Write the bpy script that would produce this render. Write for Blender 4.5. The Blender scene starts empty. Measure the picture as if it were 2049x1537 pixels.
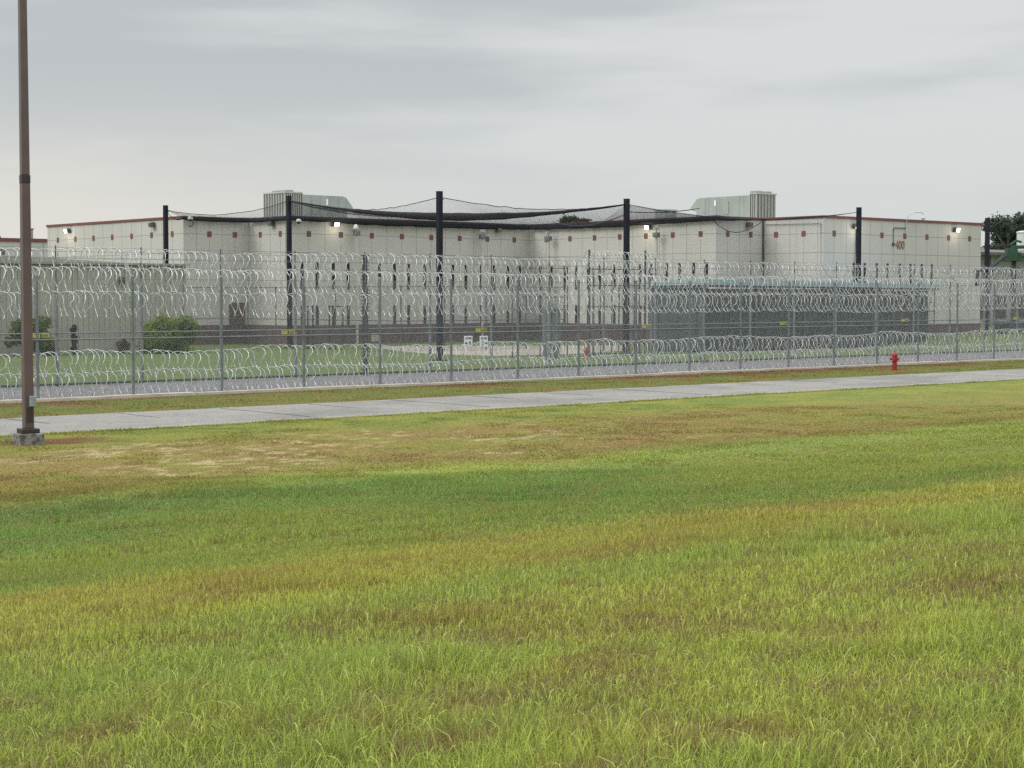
import bpy, math, random
import numpy as np
from mathutils import Vector, Matrix
random.seed(7); RNG = np.random.default_rng(7)
R = math.radians
SC = bpy.context.scene
COL = SC.collection
# ------------------------------------------------------------------ frame of the place
# world X runs along the perimeter fence (away to the right), Y is the depth behind it, z = 0 at the fence foot
CAM_H = 3.08; PITCH = R(2.85); YAW = R(41.4); F = 3480.0; CX, CY = 1024.5, 768.5
HX, HY = math.sin(YAW), math.cos(YAW)           # horizontal view direction
RX, RY = math.cos(YAW), -math.sin(YAW)          # to the right of it
def ray(x, y):
    q = (x-CX)/F; w = (CY-y)/F
    h = math.cos(PITCH)+w*math.sin(PITCH); zz = -math.sin(PITCH)+w*math.cos(PITCH)
    return Vector((HX*h+RX*q, HY*h+RY*q, zz))
CAM = Vector((0, 0, CAM_H))
def atV(x, y, V): d = ray(x, y); return CAM+d*(V/d.y)
def atU(x, y, U): d = ray(x, y); return CAM+d*(U/d.x)
def atD(x, y, D): return CAM+ray(x, y)*D
def atZ(x, y, z=0.0): d = ray(x, y); return CAM+d*((z-CAM_H)/d.z)

# ------------------------------------------------------------------ noise (numpy value noise)
TAB = np.random.default_rng(3).random((256, 256))
def vn(x, y, s=0):
    x = np.asarray(x, float)+s*17.3; y = np.asarray(y, float)+s*31.7
    xi = np.floor(x).astype(int); yi = np.floor(y).astype(int)
    fx = x-xi; fy = y-yi; fx = fx*fx*(3-2*fx); fy = fy*fy*(3-2*fy)
    a = TAB[xi & 255, yi & 255]; b = TAB[(xi+1) & 255, yi & 255]
    c = TAB[xi & 255, (yi+1) & 255]; d = TAB[(xi+1) & 255, (yi+1) & 255]
    return (a*(1-fx)+b*fx)*(1-fy)+(c*(1-fx)+d*fx)*fy
def fbm(x, y, o=4, s=0):
    t = 0; a = .5; n = 0
    for i in range(o):
        t = t+a*vn(x, y, s+i); n += a; x = x*2.03; y = y*2.03; a *= .55
    return t/n
def ss(a, b, x):
    t = np.clip((np.asarray(x, float)-a)/(b-a), 0, 1); return t*t*(3-2*t)
def lerp(a, b, t): return a+(b-a)*t

def terrain(U, V):
    U = np.asarray(U, float); V = np.asarray(V, float)
    z = np.interp(V, [-2000, 0, 4, 8, 11, 13.5, 17, 21, 26, 33, 50], [1.5, 1.48, 1.40, 1.14, .92, .70, .36, .10, -.03, 0, 0])
    z = z+(fbm(U*.25, V*.25, 3, 5)-.5)*.10*ss(34, 28, V)
    z = z+.60*ss(84, 104, U)*ss(57, 66, V)
    return z

# ------------------------------------------------------------------ materials
def mat(name, base=(.5, .5, .5), rough=.7, metal=0.0, spec=.5, emit=None, es=0, noise=None, bump=None, streak=None):
    m = bpy.data.materials.new(name); m.use_nodes = True
    nt = m.node_tree; b = nt.nodes['Principled BSDF']
    b.inputs['Base Color'].default_value = (*base, 1); b.inputs['Roughness'].default_value = rough
    b.inputs['Metallic'].default_value = metal; b.inputs['Specular IOR Level'].default_value = spec
    if emit: b.inputs['Emission Color'].default_value = (*emit, 1); b.inputs['Emission Strength'].default_value = es
    tc = None
    def tex(scale, det=4, st=(1, 1, 1)):
        nonlocal tc
        tc = tc or nt.nodes.new('ShaderNodeTexCoord')
        mp = nt.nodes.new('ShaderNodeMapping'); mp.inputs['Scale'].default_value = st
        nt.links.new(tc.outputs['Object'], mp.inputs['Vector'])
        n = nt.nodes.new('ShaderNodeTexNoise'); n.inputs['Scale'].default_value = scale; n.inputs['Detail'].default_value = det
        nt.links.new(mp.outputs['Vector'], n.inputs['Vector']); return n
    colout = None
    if noise:                    # (scale, other colour, lo, hi)
        n = tex(noise[0], 6); rp = nt.nodes.new('ShaderNodeMapRange')
        rp.inputs['From Min'].default_value = noise[2]; rp.inputs['From Max'].default_value = noise[3]
        nt.links.new(n.outputs['Fac'], rp.inputs['Value'])
        mx = nt.nodes.new('ShaderNodeMix'); mx.data_type = 'RGBA'
        mx.inputs['A'].default_value = (*base, 1); mx.inputs['B'].default_value = (*noise[1], 1)
        nt.links.new(rp.outputs['Result'], mx.inputs['Factor']); colout = mx.outputs['Result']
    if streak:                   # rain streaks: (colour, lo, hi)
        n = tex(1.0, 5, (2.2, 2.2, .12)); rp = nt.nodes.new('ShaderNodeMapRange')
        rp.inputs['From Min'].default_value = streak[1]; rp.inputs['From Max'].default_value = streak[2]
        rp.inputs['To Max'].default_value = .6
        nt.links.new(n.outputs['Fac'], rp.inputs['Value'])
        mx = nt.nodes.new('ShaderNodeMix'); mx.data_type = 'RGBA'
        mx.inputs['A'].default_value = (*base, 1)
        if colout: nt.links.new(colout, mx.inputs['A'])
        mx.inputs['B'].default_value = (*streak[0], 1)
        nt.links.new(rp.outputs['Result'], mx.inputs['Factor']); colout = mx.outputs['Result']
    if colout: nt.links.new(colout, b.inputs['Base Color'])
    if bump:
        n = tex(bump[0], 6); bp = nt.nodes.new('ShaderNodeBump')
        bp.inputs['Strength'].default_value = bump[1]; bp.inputs['Distance'].default_value = bump[2]
        nt.links.new(n.outputs['Fac'], bp.inputs['Height']); nt.links.new(bp.outputs['Normal'], b.inputs['Normal'])
    return m
def attr_mat(name, rough=.75, trans=0.0, fine=None, spec=.25):
    """base colour from the mesh's own colour attribute, with fine procedural variation"""
    m = bpy.data.materials.new(name); m.use_nodes = True
    nt = m.node_tree; b = nt.nodes['Principled BSDF']
    b.inputs['Roughness'].default_value = rough; b.inputs['Specular IOR Level'].default_value = spec
    a = nt.nodes.new('ShaderNodeAttribute'); a.attribute_name = 'Col'
    out = a.outputs['Color']
    if fine:
        tc = nt.nodes.new('ShaderNodeTexCoord')
        prev = out
        for (sc, st, lo, hi) in fine:
            mp = nt.nodes.new('ShaderNodeMapping'); mp.inputs['Scale'].default_value = st
            nt.links.new(tc.outputs['Object'], mp.inputs['Vector'])
            n = nt.nodes.new('ShaderNodeTexNoise'); n.inputs['Scale'].default_value = sc; n.inputs['Detail'].default_value = 5
            n.inputs['Roughness'].default_value = .7
            nt.links.new(mp.outputs['Vector'], n.inputs['Vector'])
            rp = nt.nodes.new('ShaderNodeMapRange'); rp.inputs['From Min'].default_value = .3; rp.inputs['From Max'].default_value = .7
            rp.inputs['To Min'].default_value = lo; rp.inputs['To Max'].default_value = hi
            nt.links.new(n.outputs['Fac'], rp.inputs['Value'])
            mx = nt.nodes.new('ShaderNodeVectorMath'); mx.operation = 'SCALE'
            nt.links.new(prev, mx.inputs[0]); nt.links.new(rp.outputs['Result'], mx.inputs['Scale'])
            prev = mx.outputs['Vector']
        out = prev
        bp = nt.nodes.new('ShaderNodeBump'); bp.inputs['Strength'].default_value = .8; bp.inputs['Distance'].default_value = .03
        nt.links.new(n.outputs['Fac'], bp.inputs['Height']); nt.links.new(bp.outputs['Normal'], b.inputs['Normal'])
    nt.links.new(out, b.inputs['Base Color'])
    if trans:
        t = nt.nodes.new('ShaderNodeBsdfTranslucent'); nt.links.new(out, t.inputs['Color'])
        mx = nt.nodes.new('ShaderNodeMixShader'); mx.inputs[0].default_value = trans
        nt.links.new(b.outputs[0], mx.inputs[1]); nt.links.new(t.outputs[0], mx.inputs[2])
        nt.links.new(mx.outputs[0], nt.nodes['Material Output'].inputs['Surface'])
    return m
M = dict(
    wall=mat('painted_concrete', (.57, .555, .52), .85, noise=(.35, (.525, .51, .475), .35, .7), streak=((.45, .425, .385), .58, .8), bump=(40, .1, .01)),
    joint=mat('panel_joint', (.33, .315, .29), .9),
    coping=mat('red_coping', (.20, .065, .06), .55, noise=(1.5, (.16, .06, .058), .4, .65)),
    brick=mat('maroon_brick', (.135, .085, .085), .9, noise=(3, (.105, .07, .072), .4, .65), bump=(25, .3, .01)),
    tile=mat('accent_tile', (.22, .085, .07), .7, noise=(1.2, (.16, .075, .065), .4, .6)),
    dark=mat('dark_window', (.02, .018, .02), .25),
    frame=mat('window_frame', (.06, .045, .045), .6),
    roof=mat('roof_membrane', (.35, .35, .34), .9, noise=(1, (.28, .28, .27), .4, .6)),
    navy=mat('dark_painted_steel', (.009, .011, .020), .6, spec=.25, noise=(2, (.014, .016, .026), .4, .65)),
    net=mat('black_netting', (.018, .018, .026), .9),
    bunch=mat('bunched_netting', (.016, .016, .026), .9, noise=(6, (.035, .034, .042), .4, .65), bump=(9, .7, .04)),
    galv=mat('galvanised_steel', (.21, .235, .245), .5, .35, noise=(4, (.15, .175, .185), .4, .65)),
    galvdark=mat('weathered_steel', (.085, .095, .10), .6, .2, noise=(3, (.065, .07, .075), .4, .65)),
    mesh=mat('chain_link_wire', (.42, .45, .45), .5, .4),
    meshdark=mat('dark_chain_link_wire', (.12, .13, .135), .6, .2),
    razor=mat('razor_wire', (.74, .76, .75), .35, .5, noise=(5, (.55, .57, .56), .4, .65)),
    hvac=mat('hvac_paint', (.33, .365, .335), .5, .1, noise=(.8, (.28, .31, .285), .4, .65), streak=((.20, .225, .21), .55, .8)),
    hvacdark=mat('hvac_coil', (.14, .15, .145), .6, noise=(4, (.18, .185, .165), .4, .65)),
    hvaclight=mat('hvac_trim', (.40, .42, .38), .5),
    pole=mat('bronze_pole_paint', (.108, .075, .071), .42, noise=(1.5, (.132, .094, .088), .4, .65)),
    poledark=mat('bronze_collar', (.035, .026, .026), .5),
    plate=mat('cover_plate', (.33, .37, .40), .5, .2, noise=(8, (.26, .30, .32), .4, .6)),
    concrete=mat('concrete', (.34, .325, .30), .9, noise=(5, (.20, .19, .175), .4, .62), bump=(30, .4, .02)),
    footing=mat('stained_concrete', (.26, .255, .24), .95, noise=(7, (.10, .098, .09), .42, .6), bump=(22, .6, .03)),
    pad=mat('tan_concrete', (.36, .315, .265), .9, noise=(.7, (.29, .255, .215), .4, .65)),
    kerb=mat('pale_concrete', (.60, .54, .46), .9, noise=(1.3, (.48, .41, .34), .4, .65), bump=(30, .4, .02)),
    gravel=mat('gravel', (.235, .225, .235), .95, noise=(11, (.11, .105, .11), .38, .6), bump=(14, 1.0, .06)),
    shed=mat('shed_sheet', (.405, .405, .345), .6, .05, noise=(.5, (.36, .36, .305), .35, .7), streak=((.33, .32, .28), .5, .75)),
    shedtrim=mat('shed_trim', (.27, .28, .25), .6),
    blue=mat('pale_blue_metal', (.29, .40, .445), .45, .1, noise=(.8, (.33, .41, .45), .4, .65)),
    darkmetal=mat('dark_eave', (.035, .04, .045), .6),
    screen=mat('dark_screen', (.075, .092, .098), .85, noise=(.6, (.055, .070, .075), .4, .65)),
    red=mat('hydrant_red', (.36, .018, .025), .4, noise=(9, (.26, .02, .025), .4, .65)),
    redold=mat('hydrant_faded', (.42, .14, .11), .7, noise=(9, (.30, .10, .08), .4, .65)),
    metalcap=mat('hydrant_cap', (.30, .04, .045), .5),
    sign=mat('sign_white', (.80, .82, .81), .5),
    black=mat('sign_black', (.02, .02, .02), .6),
    yellow=mat('sign_yellow', (.55, .48, .06), .5, noise=(9, (.42, .38, .08), .4, .6)),
    number=mat('number_bronze', (.30, .16, .10), .5),
    lampbody=mat('lamp_housing', (.10, .09, .085), .5),
    lamplens=mat('lamp_lens', (.16, .165, .165), .25),
    lit=mat('lit_lens', (.9, .88, .8), .3, emit=(1, .93, .78), es=3.2),
    white=mat('white_housing', (.62, .63, .63), .4),
    green=mat('green_paint', (.022, .085, .042), .55, noise=(3, (.018, .06, .032), .4, .6)),
    rubber=mat('rubber', (.02, .02, .02), .8),
    brownroof=mat('brown_metal_roof', (.14, .128, .112), .7, noise=(.8, (.11, .10, .09), .4, .6)),
    greywall=mat('grey_block_wall', (.33, .325, .31), .85, noise=(.5, (.27, .27, .26), .4, .65)),
    bark=mat('bark', (.09, .07, .055), .9, noise=(6, (.05, .04, .035), .4, .6)),
    leaf=attr_mat('leaf', .6, .25),
    grass=attr_mat('grass_blades', .7, .4, spec=.12),
    lawn=attr_mat('lawn', .95, 0, fine=[(9, (1, 1, 1), .62, 1.38), (45, (1, 1, 1), .6, 1.4)], spec=.1),
)

# ------------------------------------------------------------------ mesh helpers
class MB:
    def __init__(s): s.v = []; s.f = []; s.m = []
    def add(s, vs, fs, mi=0):
        o = len(s.v); s.v += [tuple(p) for p in vs]
        for f in fs: s.f.append(tuple(i+o for i in f)); s.m.append(mi)
    def box(s, x0, x1, y0, y1, z0, z1, mi=0, T=None):
        vs = [Vector((x, y, z)) for z in (z0, z1) for (x, y) in ((x0, y0), (x1, y0), (x1, y1), (x0, y1))]
        if T: vs = [T @ v for v in vs]
        s.add(vs, [(3, 2, 1, 0), (4, 5, 6, 7), (0, 1, 5, 4), (1, 2, 6, 5), (2, 3, 7, 6), (3, 0, 4, 7)], mi)
    def tube(s, pts, r, n=8, mi=0, flat=1.0):
        pts = [Vector(p) for p in pts]; rings = []
        for i, p in enumerate(pts):
            d = (pts[min(i+1, len(pts)-1)]-pts[max(i-1, 0)]).normalized()
            a = d.cross(Vector((0, 0, 1)))
            if a.length < .05: a = Vector((1, 0, 0))-d*d.x
            a.normalize(); b = a.cross(d)
            rr = r[i] if isinstance(r, (list, tuple)) else r
            rings.append([p+a*rr*flat*math.cos(t)+b*rr*math.sin(t) for t in [2*math.pi*k/n for k in range(n)]])
        vs = [q for g in rings for q in g]; fs = []
        for i in range(len(pts)-1):
            for k in range(n):
                fs.append((i*n+k, i*n+(k+1) % n, (i+1)*n+(k+1) % n, (i+1)*n+k))
        fs.append(tuple(range(n-1, -1, -1))); fs.append(tuple((len(pts)-1)*n+k for k in range(n)))
        s.add(vs, fs, mi)
    def lathe(s, prof, n=16, c=(0, 0, 0), mi=0):
        vs = [(c[0]+r*math.cos(2*math.pi*k/n), c[1]+r*math.sin(2*math.pi*k/n), c[2]+z) for (r, z) in prof for k in range(n)]
        fs = [(i*n+k, i*n+(k+1) % n, (i+1)*n+(k+1) % n, (i+1)*n+k) for i in range(len(prof)-1) for k in range(n)]
        fs.append(tuple(range(n-1, -1, -1))); fs.append(tuple((len(prof)-1)*n+k for k in range(n)))
        s.add(vs, fs, mi)
    def build(s, name, mats, parent=None, loc=(0, 0, 0), bevel=0, smooth=False):
        me = bpy.data.meshes.new(name); me.from_pydata(s.v, [], s.f)
        for m in (mats if isinstance(mats, (list, tuple)) else [mats]): me.materials.append(M[m] if isinstance(m, str) else m)
        me.polygons.foreach_set('material_index', s.m)
        if smooth: me.polygons.foreach_set('use_smooth', [True]*len(s.f))
        me.update()
        o = bpy.data.objects.new(name, me); COL.objects.link(o); o.location = loc
        if parent: o.parent = parent
        if bevel:
            b = o.modifiers.new('bevel', 'BEVEL'); b.width = bevel; b.segments = 2; b.limit_method = 'ANGLE'
        return o
def np_mesh(name, v, quads=None, tris=None, material=None, parent=None, col=None, smooth=False):
    me = bpy.data.meshes.new(name)
    parts = []; starts = []; tot = 0; counts = []
    if quads is not None and len(quads): parts.append(quads.ravel()); starts.append(np.arange(len(quads))*4); tot = len(quads)*4
    if tris is not None and len(tris): parts.append(tris.ravel()); starts.append(tot+np.arange(len(tris))*3)
    idx = np.concatenate(parts).astype(np.int32); st = np.concatenate(starts).astype(np.int32)
    me.vertices.add(len(v)); me.vertices.foreach_set('co', np.ascontiguousarray(v, dtype=np.float32).ravel())
    me.loops.add(len(idx)); me.loops.foreach_set('vertex_index', idx)
    me.polygons.add(len(st)); me.polygons.foreach_set('loop_start', st)
    if smooth: me.polygons.foreach_set('use_smooth', np.ones(len(st), dtype=bool))
    me.update(calc_edges=True)
    if col is not None:
        a = me.color_attributes.new('Col', 'FLOAT_COLOR', 'POINT')
        c = np.ones((len(v), 4), dtype=np.float32); c[:, :3] = col
        a.data.foreach_set('color', c.ravel())
    me.materials.append(M[material])
    o = bpy.data.objects.new(name, me); COL.objects.link(o)
    if parent: o.parent = parent
    return o
def segs_mesh(name, A, B, r, material, parent=None):
    """many straight wires, each a slim three sided prism, as ONE mesh"""
    A = np.asarray(A, float); B = np.asarray(B, float); n = len(A)
    d = B-A; d /= np.maximum(np.linalg.norm(d, axis=1, keepdims=True), 1e-9)
    ref = np.tile(np.array([0., 0., 1.]), (n, 1)); ref[np.abs(d[:, 2]) > .95] = (1, 0, 0)
    a = np.cross(d, ref); a /= np.linalg.norm(a, axis=1, keepdims=True); b = np.cross(a, d)
    r = np.broadcast_to(np.asarray(r, float), (n,))[:, None]
    vs = []
    for P in (A, B):
        for k in range(3):
            t = 2*math.pi*k/3+.5; vs.append(P+(a*math.cos(t)+b*math.sin(t))*r)
    v = np.stack(vs, 1).reshape(-1, 3); base = (np.arange(n)*6)[:, None]
    q = np.concatenate([base+np.array([[k, (k+1) % 3, 3+(k+1) % 3, 3+k]]) for k in range(3)])
    return np_mesh(name, v, quads=q, material=material, parent=parent)
def tag(o, label=None, cat=None, group=None, kind=None):
    if label: o['label'] = label
    if cat: o['category'] = cat
    if group: o['group'] = group
    if kind: o['kind'] = kind
    return o
def thing(name, loc, label, cat, group=None, rz=0):
    o = bpy.data.objects.new(name, None); COL.objects.link(o); o.location = loc; o.rotation_euler[2] = rz
    o.empty_display_size = .3
    return tag(o, label, cat, group)
def dup(root, loc, label, rz=None):
    r = root.copy(); COL.objects.link(r); r.location = loc; r['label'] = label
    if rz is not None: r.rotation_euler[2] = rz
    for ch in root.children:
        c = ch.copy(); COL.objects.link(c); c.parent = r
        for g in ch.children:
            h = g.copy(); COL.objects.link(h); h.parent = c
    return r

# ------------------------------------------------------------------ ground
C = lambda *a: np.array(a)
G_DARK, G_MID, G_LIGHT = C(.165, .275, .075), C(.210, .325, .080), C(.450, .475, .098)
YEL, BROWN, STRAW, SOIL, SAND = C(.415, .385, .092), C(.265, .180, .075), C(.42, .36, .20), C(.17, .080, .045), C(.46, .36, .21)
def grass_colour(U, V):
    U = np.asarray(U, float); V = np.asarray(V, float)
    n1 = fbm(U*.16, V*.3, 4, 11); n2 = fbm(U*.7, V*1.0, 4, 21); n3 = fbm(U*1.9, V*2.6, 3, 31); n4 = fbm(U*.06, V*.09, 3, 41); n5 = fbm(U*1.6, V*5.0, 3, 45)
    Vw = V+(n1-.5)*3.2+(n2-.5)*1.0
    e = lambda t: t[:, None]
    U = U.ravel(); 
    c = e(np.ones_like(U))*G_LIGHT
    # near lawn: yellow green with browner patches
    c = lerp(c, G_MID*1.15, e(ss(.42, .72, n1)*.6*ss(0, 4, V)))
    c = lerp(c, YEL*.9, e(ss(.48, .66, n4*.4+n2*.6)*.6))
    c = lerp(c, BROWN*1.2, e(ss(.52, .66, n3*.3+n2*.25+.45*fbm(U*4.2, V.ravel()*5.2, 3, 35))*.55))
    # ochre band along the brow of the slope
    band = ss(9.6, 11.3, Vw)*ss(13.3, 12.2, Vw)
    c = lerp(c, lerp(YEL, BROWN*1.6, e(ss(.48, .66, n3*.6+n2*.4)*.4)), e(band*.55))
    # smooth darker green on the slope
    slope = ss(11.9, 13.6, Vw)*ss(27.5, 22.0, Vw)
    sc = lerp(G_MID*1.0, G_DARK, e(ss(.35, .7, n1)*.75))
    sc = lerp(sc, G_LIGHT*.85, e(ss(.52, .75, n4)*.6+.22*ss(30, 55, U)))
    sc = lerp(sc, C(.115, .165, .06), e(ss(20.5, 23.5, V)*ss(20, 10, U)*.6))
    sc = lerp(sc, BROWN*1.2, e(ss(.58, .72, n3)*.3))
    c = lerp(c, sc, e(slope))
    # dry band before the road
    dry = ss(23.2, 26.2, Vw)*ss(33.8, 31.4, Vw)*(1-.62*ss(30, 46, U))
    dc = lerp(lerp(YEL*.60, C(.17, .20, .05), e(ss(.42, .60, n5)*.8)), BROWN*.95, e(ss(.34, .62, n2*.35+n1*.3+n5*.35)*.9))
    mid = ss(23.2, 26.2, Vw)
    c = lerp(c, lerp(C(.15, .20, .05), YEL*.66, e(.15+.6*ss(.4, .6, n2*.6+n5*.4))), e(mid))
    c = lerp(c, dc, e(dry*.92))
    c = lerp(c, SAND, e(dry*ss(.54, .66, fbm(U*3.4, V*5.5, 4, 51))*ss(.40, .56, fbm(U*.5, V*.6, 3, 55))*ss(10, 17, U)*ss(35, 25, U)*ss(25, 27, V)*.9))
    # strip between the road and the fence
    st = ss(40, 41, V)
    s2 = lerp(C(.125, .165, .045), C(.185, .155, .05), e(ss(.34, .62, n2*.5+n5*.5)))
    s2 = lerp(s2, SOIL, e(ss(44.6, 47.0, V+(n2-.5)*4)*ss(.38, .55, fbm(U*.22, V*.2, 3, 61))*.85))
    c = lerp(c, s2, e(st))
    # yard grass beyond the fences
    yd = ss(54, 55, V)
    y2 = lerp(C(.085, .13, .045), C(.13, .16, .055), e(n2))
    y2 = lerp(y2, C(.085, .05, .04), e(ss(70, 100, U)*0))
    c = lerp(c, y2, e(yd))
    # red soil round the lamp post footing
    d = np.hypot(U-17.1, (V-34.3)*1.5)
    c = lerp(c, SOIL, e(ss(2.0, .5, d+(n3-.5)*1.2)*.9))
    return c
def axis(parts):
    out = []
    for a, b, s in parts: out.append(np.arange(a, b, s))
    return np.unique(np.concatenate(out+[np.array([parts[-1][1]])]))
us = axis([(-3000, -200, 700), (-200, -20, 30), (-20, -4, 2), (-4, 60, .22), (60, 112, .5), (112, 300, 12), (300, 3000, 450)])
vs_ = axis([(-600, -20, 100), (-20, -4, 2), (-4, 50, .2), (50, 100, .9), (100, 300, 10), (300, 3500, 400)])
UU, VV = np.meshgrid(us, vs_, indexing='ij')
ug, vg = UU.ravel(), VV.ravel()
zg = terrain(ug, vg)
cg = grass_colour(ug, vg)
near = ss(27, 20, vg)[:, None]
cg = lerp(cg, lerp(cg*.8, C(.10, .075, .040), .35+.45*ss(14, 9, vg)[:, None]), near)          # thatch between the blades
nu, nv = len(us), len(vs_)
ii = (np.arange(nu-1)[:, None]*nv+np.arange(nv-1)[None, :]).ravel()
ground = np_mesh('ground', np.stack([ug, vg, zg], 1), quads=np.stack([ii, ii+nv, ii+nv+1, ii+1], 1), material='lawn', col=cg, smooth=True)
tag(ground, kind='structure')

def strip(name, material, U0, U1, V0, V1, z, thick=.1, du=1.0):
    mb = MB(); n = max(1, int((U1-U0)/du))
    for i in range(n):
        a = U0+(U1-U0)*i/n; b = U0+(U1-U0)*(i+1)/n
        mb.box(a, b, V0, V1, z-thick, z)
    return mb.build(name, material)
road_m = attr_mat('road_concrete', .9, 0, fine=[(.7, (1, 1, 1), .84, 1.12), (5, (1, 1, 1), .86, 1.12), (38, (1, 1, 1), .66, 1.36)], spec=.2)
M['road'] = road_m
ru = np.arange(-60, 400, .25); rv = np.array([36.35, 36.42, 36.5, 37.5, 38.5, 39.0, 39.5, 40.5, 41.3, 41.45])
A, B = np.meshgrid(ru, rv, indexing='ij'); a, b = A.ravel(), B.ravel()
rc = np.ones((len(a), 1))*C(.30, .285, .265)
rc = lerp(rc, C(.20, .195, .185), (ss(.45, .7, fbm(a*.25, b*.8, 4, 71))*.7)[:, None])
rc = lerp(rc, C(.40, .36, .28), (ss(36.5, 36.4, b)*.8)[:, None])
wob = (fbm(a*.9, b*0+3, 4, 72)-.5)*.28
bb = b+np.where(b < 36.6, wob, 0)+np.where(b > 41.2, -wob, 0)
zz = np.full(len(a), .035); zz[(b < 36.4) | (b > 41.4)] = -.03
nv2 = len(rv); jj = (np.arange(len(ru)-1)[:, None]*nv2+np.arange(nv2-1)[None, :]).ravel()
road = np_mesh('road', np.stack([a, bb, zz], 1), quads=np.stack([jj, jj+nv2, jj+nv2+1, jj+1], 1), material='road', col=rc)
tag(road, kind='structure')
# sawn joints and cracks of the road
jm = MB()
k = 0
for u in np.arange(-2, 110, 3.05):
    s = random.uniform(-.12, .12); w = random.choice((.018, .03, .045))
    v0 = 36.7 if random.random() < .6 else 38.9; v1 = 41.1 if random.random() < .7 else 39.0
    if v1 <= v0: v0, v1 = 36.7, 41.1
    p = [(u+random.uniform(-.03, .03)+s*i/5, v0+(v1-v0)*i/5) for i in range(6)]
    for (x0, y0), (x1, y1) in zip(p, p[1:]):
        jm.add([(x0-w, y0, .0395), (x0+w, y0, .0395), (x1+w, y1, .0395), (x1-w, y1, .0395)], [(0, 1, 2, 3)])
jo = jm.build('road_joint', mat('joint_tar', (.07, .068, .065), .9)); tag(jo, kind='structure')

kerb = MB()
for u in np.arange(-20, 130, 3.05):
    h = .085+random.uniform(-.012, .012)
    kerb.box(u, u+3.04, 47.62+random.uniform(-.02, .02), 48.12, -.1, h)
tag(kerb.build('kerb', 'kerb'), kind='structure')
gravel_v = axis([(48.12, 55.3, .16)]); gu = axis([(-10, 110, .16)])
A, B = np.meshgrid(gu, gravel_v, indexing='ij'); a, b = A.ravel(), B.ravel()
gz = .012+RNG.random(len(a))*.035; nvg = len(gravel_v)
gj = (np.arange(len(gu)-1)[:, None]*nvg+np.arange(nvg-1)[None, :]).ravel()
gravel = np_mesh('gravel', np.stack([a+RNG.normal(0, .03, len(a)), b, gz], 1), quads=np.stack([gj, gj+nvg, gj+nvg+1, gj+1], 1), material='gravel')
tag(gravel, kind='stuff')
# tan concrete walk in front of the cell block
pad = MB()
pts = [atZ(735, 694), atZ(1250, 692), atZ(1250, 703), atZ(1130, 710), atZ(1000, 713), atZ(880, 710), atZ(800, 704)]
top = [(p.x, p.y, .03) for p in pts]; n = len(top)
pad.add(top+[(x, y, -.1) for x, y, z in top], [tuple(range(n))[::-1]]+[(i, (i+1) % n, n+(i+1) % n, n+i) for i in range(n)])
tag(pad.build('concrete_path', 'pad'), kind='structure')

# ------------------------------------------------------------------ grass blades (stuff)
def blades(n, dmin, dmax, len_lo, len_hi, wid, segs, rect=None):
    """random blades in the part of the lawn the photo looks at, with a margin for other viewpoints"""
    if rect:
        U = rect[0]+RNG.random(n)*(rect[1]-rect[0]); V = rect[2]+RNG.random(n)*(rect[3]-rect[2]); d = U*HX+V*HY; keep = V > -1
    else:
        d = np.sqrt(RNG.random(n)*(dmax**2-dmin**2)+dmin**2)
        half = .31*d+2.2
        s = (RNG.random(n)*2-1)*half
        U = HX*d+RX*s; V = HY*d+RY*s
        keep = (V > -1) & (V < 36.38)
    dens = .45+.9*fbm(U*1.3, V*1.3, 3, 81)
    keep &= RNG.random(n) < dens
    U, V, d = U[keep], V[keep], d[keep]; n = len(U)
    z = terrain(U, V)-.01
    tuft = fbm(U*.9, V*.9, 3, 91); tuft2 = ss(.50, .68, tuft)
    L = (len_lo+(len_hi-len_lo)*RNG.random(n)**1.6)*(.75+.65*tuft2)
    L *= np.interp(V, [0, 9, 12, 14, 24, 30, 36], [1.0, 1.0, .75, .8, .7, .5, .5])
    long_ = RNG.random(n) < .022*ss(12, 6, V); L = np.where(long_, L*1.7, L)
    az = RNG.random(n)*2*np.pi; bend = RNG.random(n)**1.4*1.15+.05
    bend = np.where(long_, 1.7, bend)
    wdt = wid*(.6+.8*RNG.random(n))
    ca, sa = np.cos(az), np.sin(az)
    fa = az+np.pi/2+RNG.normal(0, .6, n); wx, wy = np.cos(fa), np.sin(fa)
    rows = []; th = .04+RNG.random(n)**1.5*.55; px = np.zeros(n); pz = np.zeros(n)
    for i in range(segs+1):
        t = i/segs
        w = wdt*(1-.25*t) if i < segs else None
        X = U+ca*px; Y = V+sa*px; Z = z+pz
        if i < segs:
            rows.append(np.stack([X-wx*w, Y-wy*w, Z], 1)); rows.append(np.stack([X+wx*w, Y+wy*w, Z], 1))
        else: rows.append(np.stack([X, Y, Z], 1))
        ang = np.clip(th+bend*t*1.5, 0, 2.3)
        px = px+np.sin(ang)*L/segs; pz = pz+np.cos(ang)*L/segs
    k = 2*segs+1
    v = np.stack(rows, 1).reshape(-1, 3); base = (np.arange(n)*k)[:, None]
    q = np.concatenate([base+np.array([[2*i, 2*i+1, 2*i+3, 2*i+2]]) for i in range(segs-1)]) if segs > 1 else np.zeros((0, 4), int)
    t = base+np.array([[2*segs-2, 2*segs-1, 2*segs]])
    c = grass_colour(U, V)
    c = c*(.58+.90*RNG.random(n)**1.1)[:, None]*(1+.25*ss(22, 27, V))[:, None]
    dead = RNG.random(n) < .06+.30*ss(.5, .62, fbm(U*1.9, V*2.6, 3, 31))*ss(10, 6, V)+.06*ss(10, 14, V)
    c = np.where(dead[:, None], lerp(STRAW*.8, BROWN, RNG.random(n)[:, None]), c)
    c = np.where(long_[:, None], G_LIGHT*1.25+C(.03, .04, .05), c)
    return v, q, t, np.repeat(c, k, axis=0)
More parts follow.
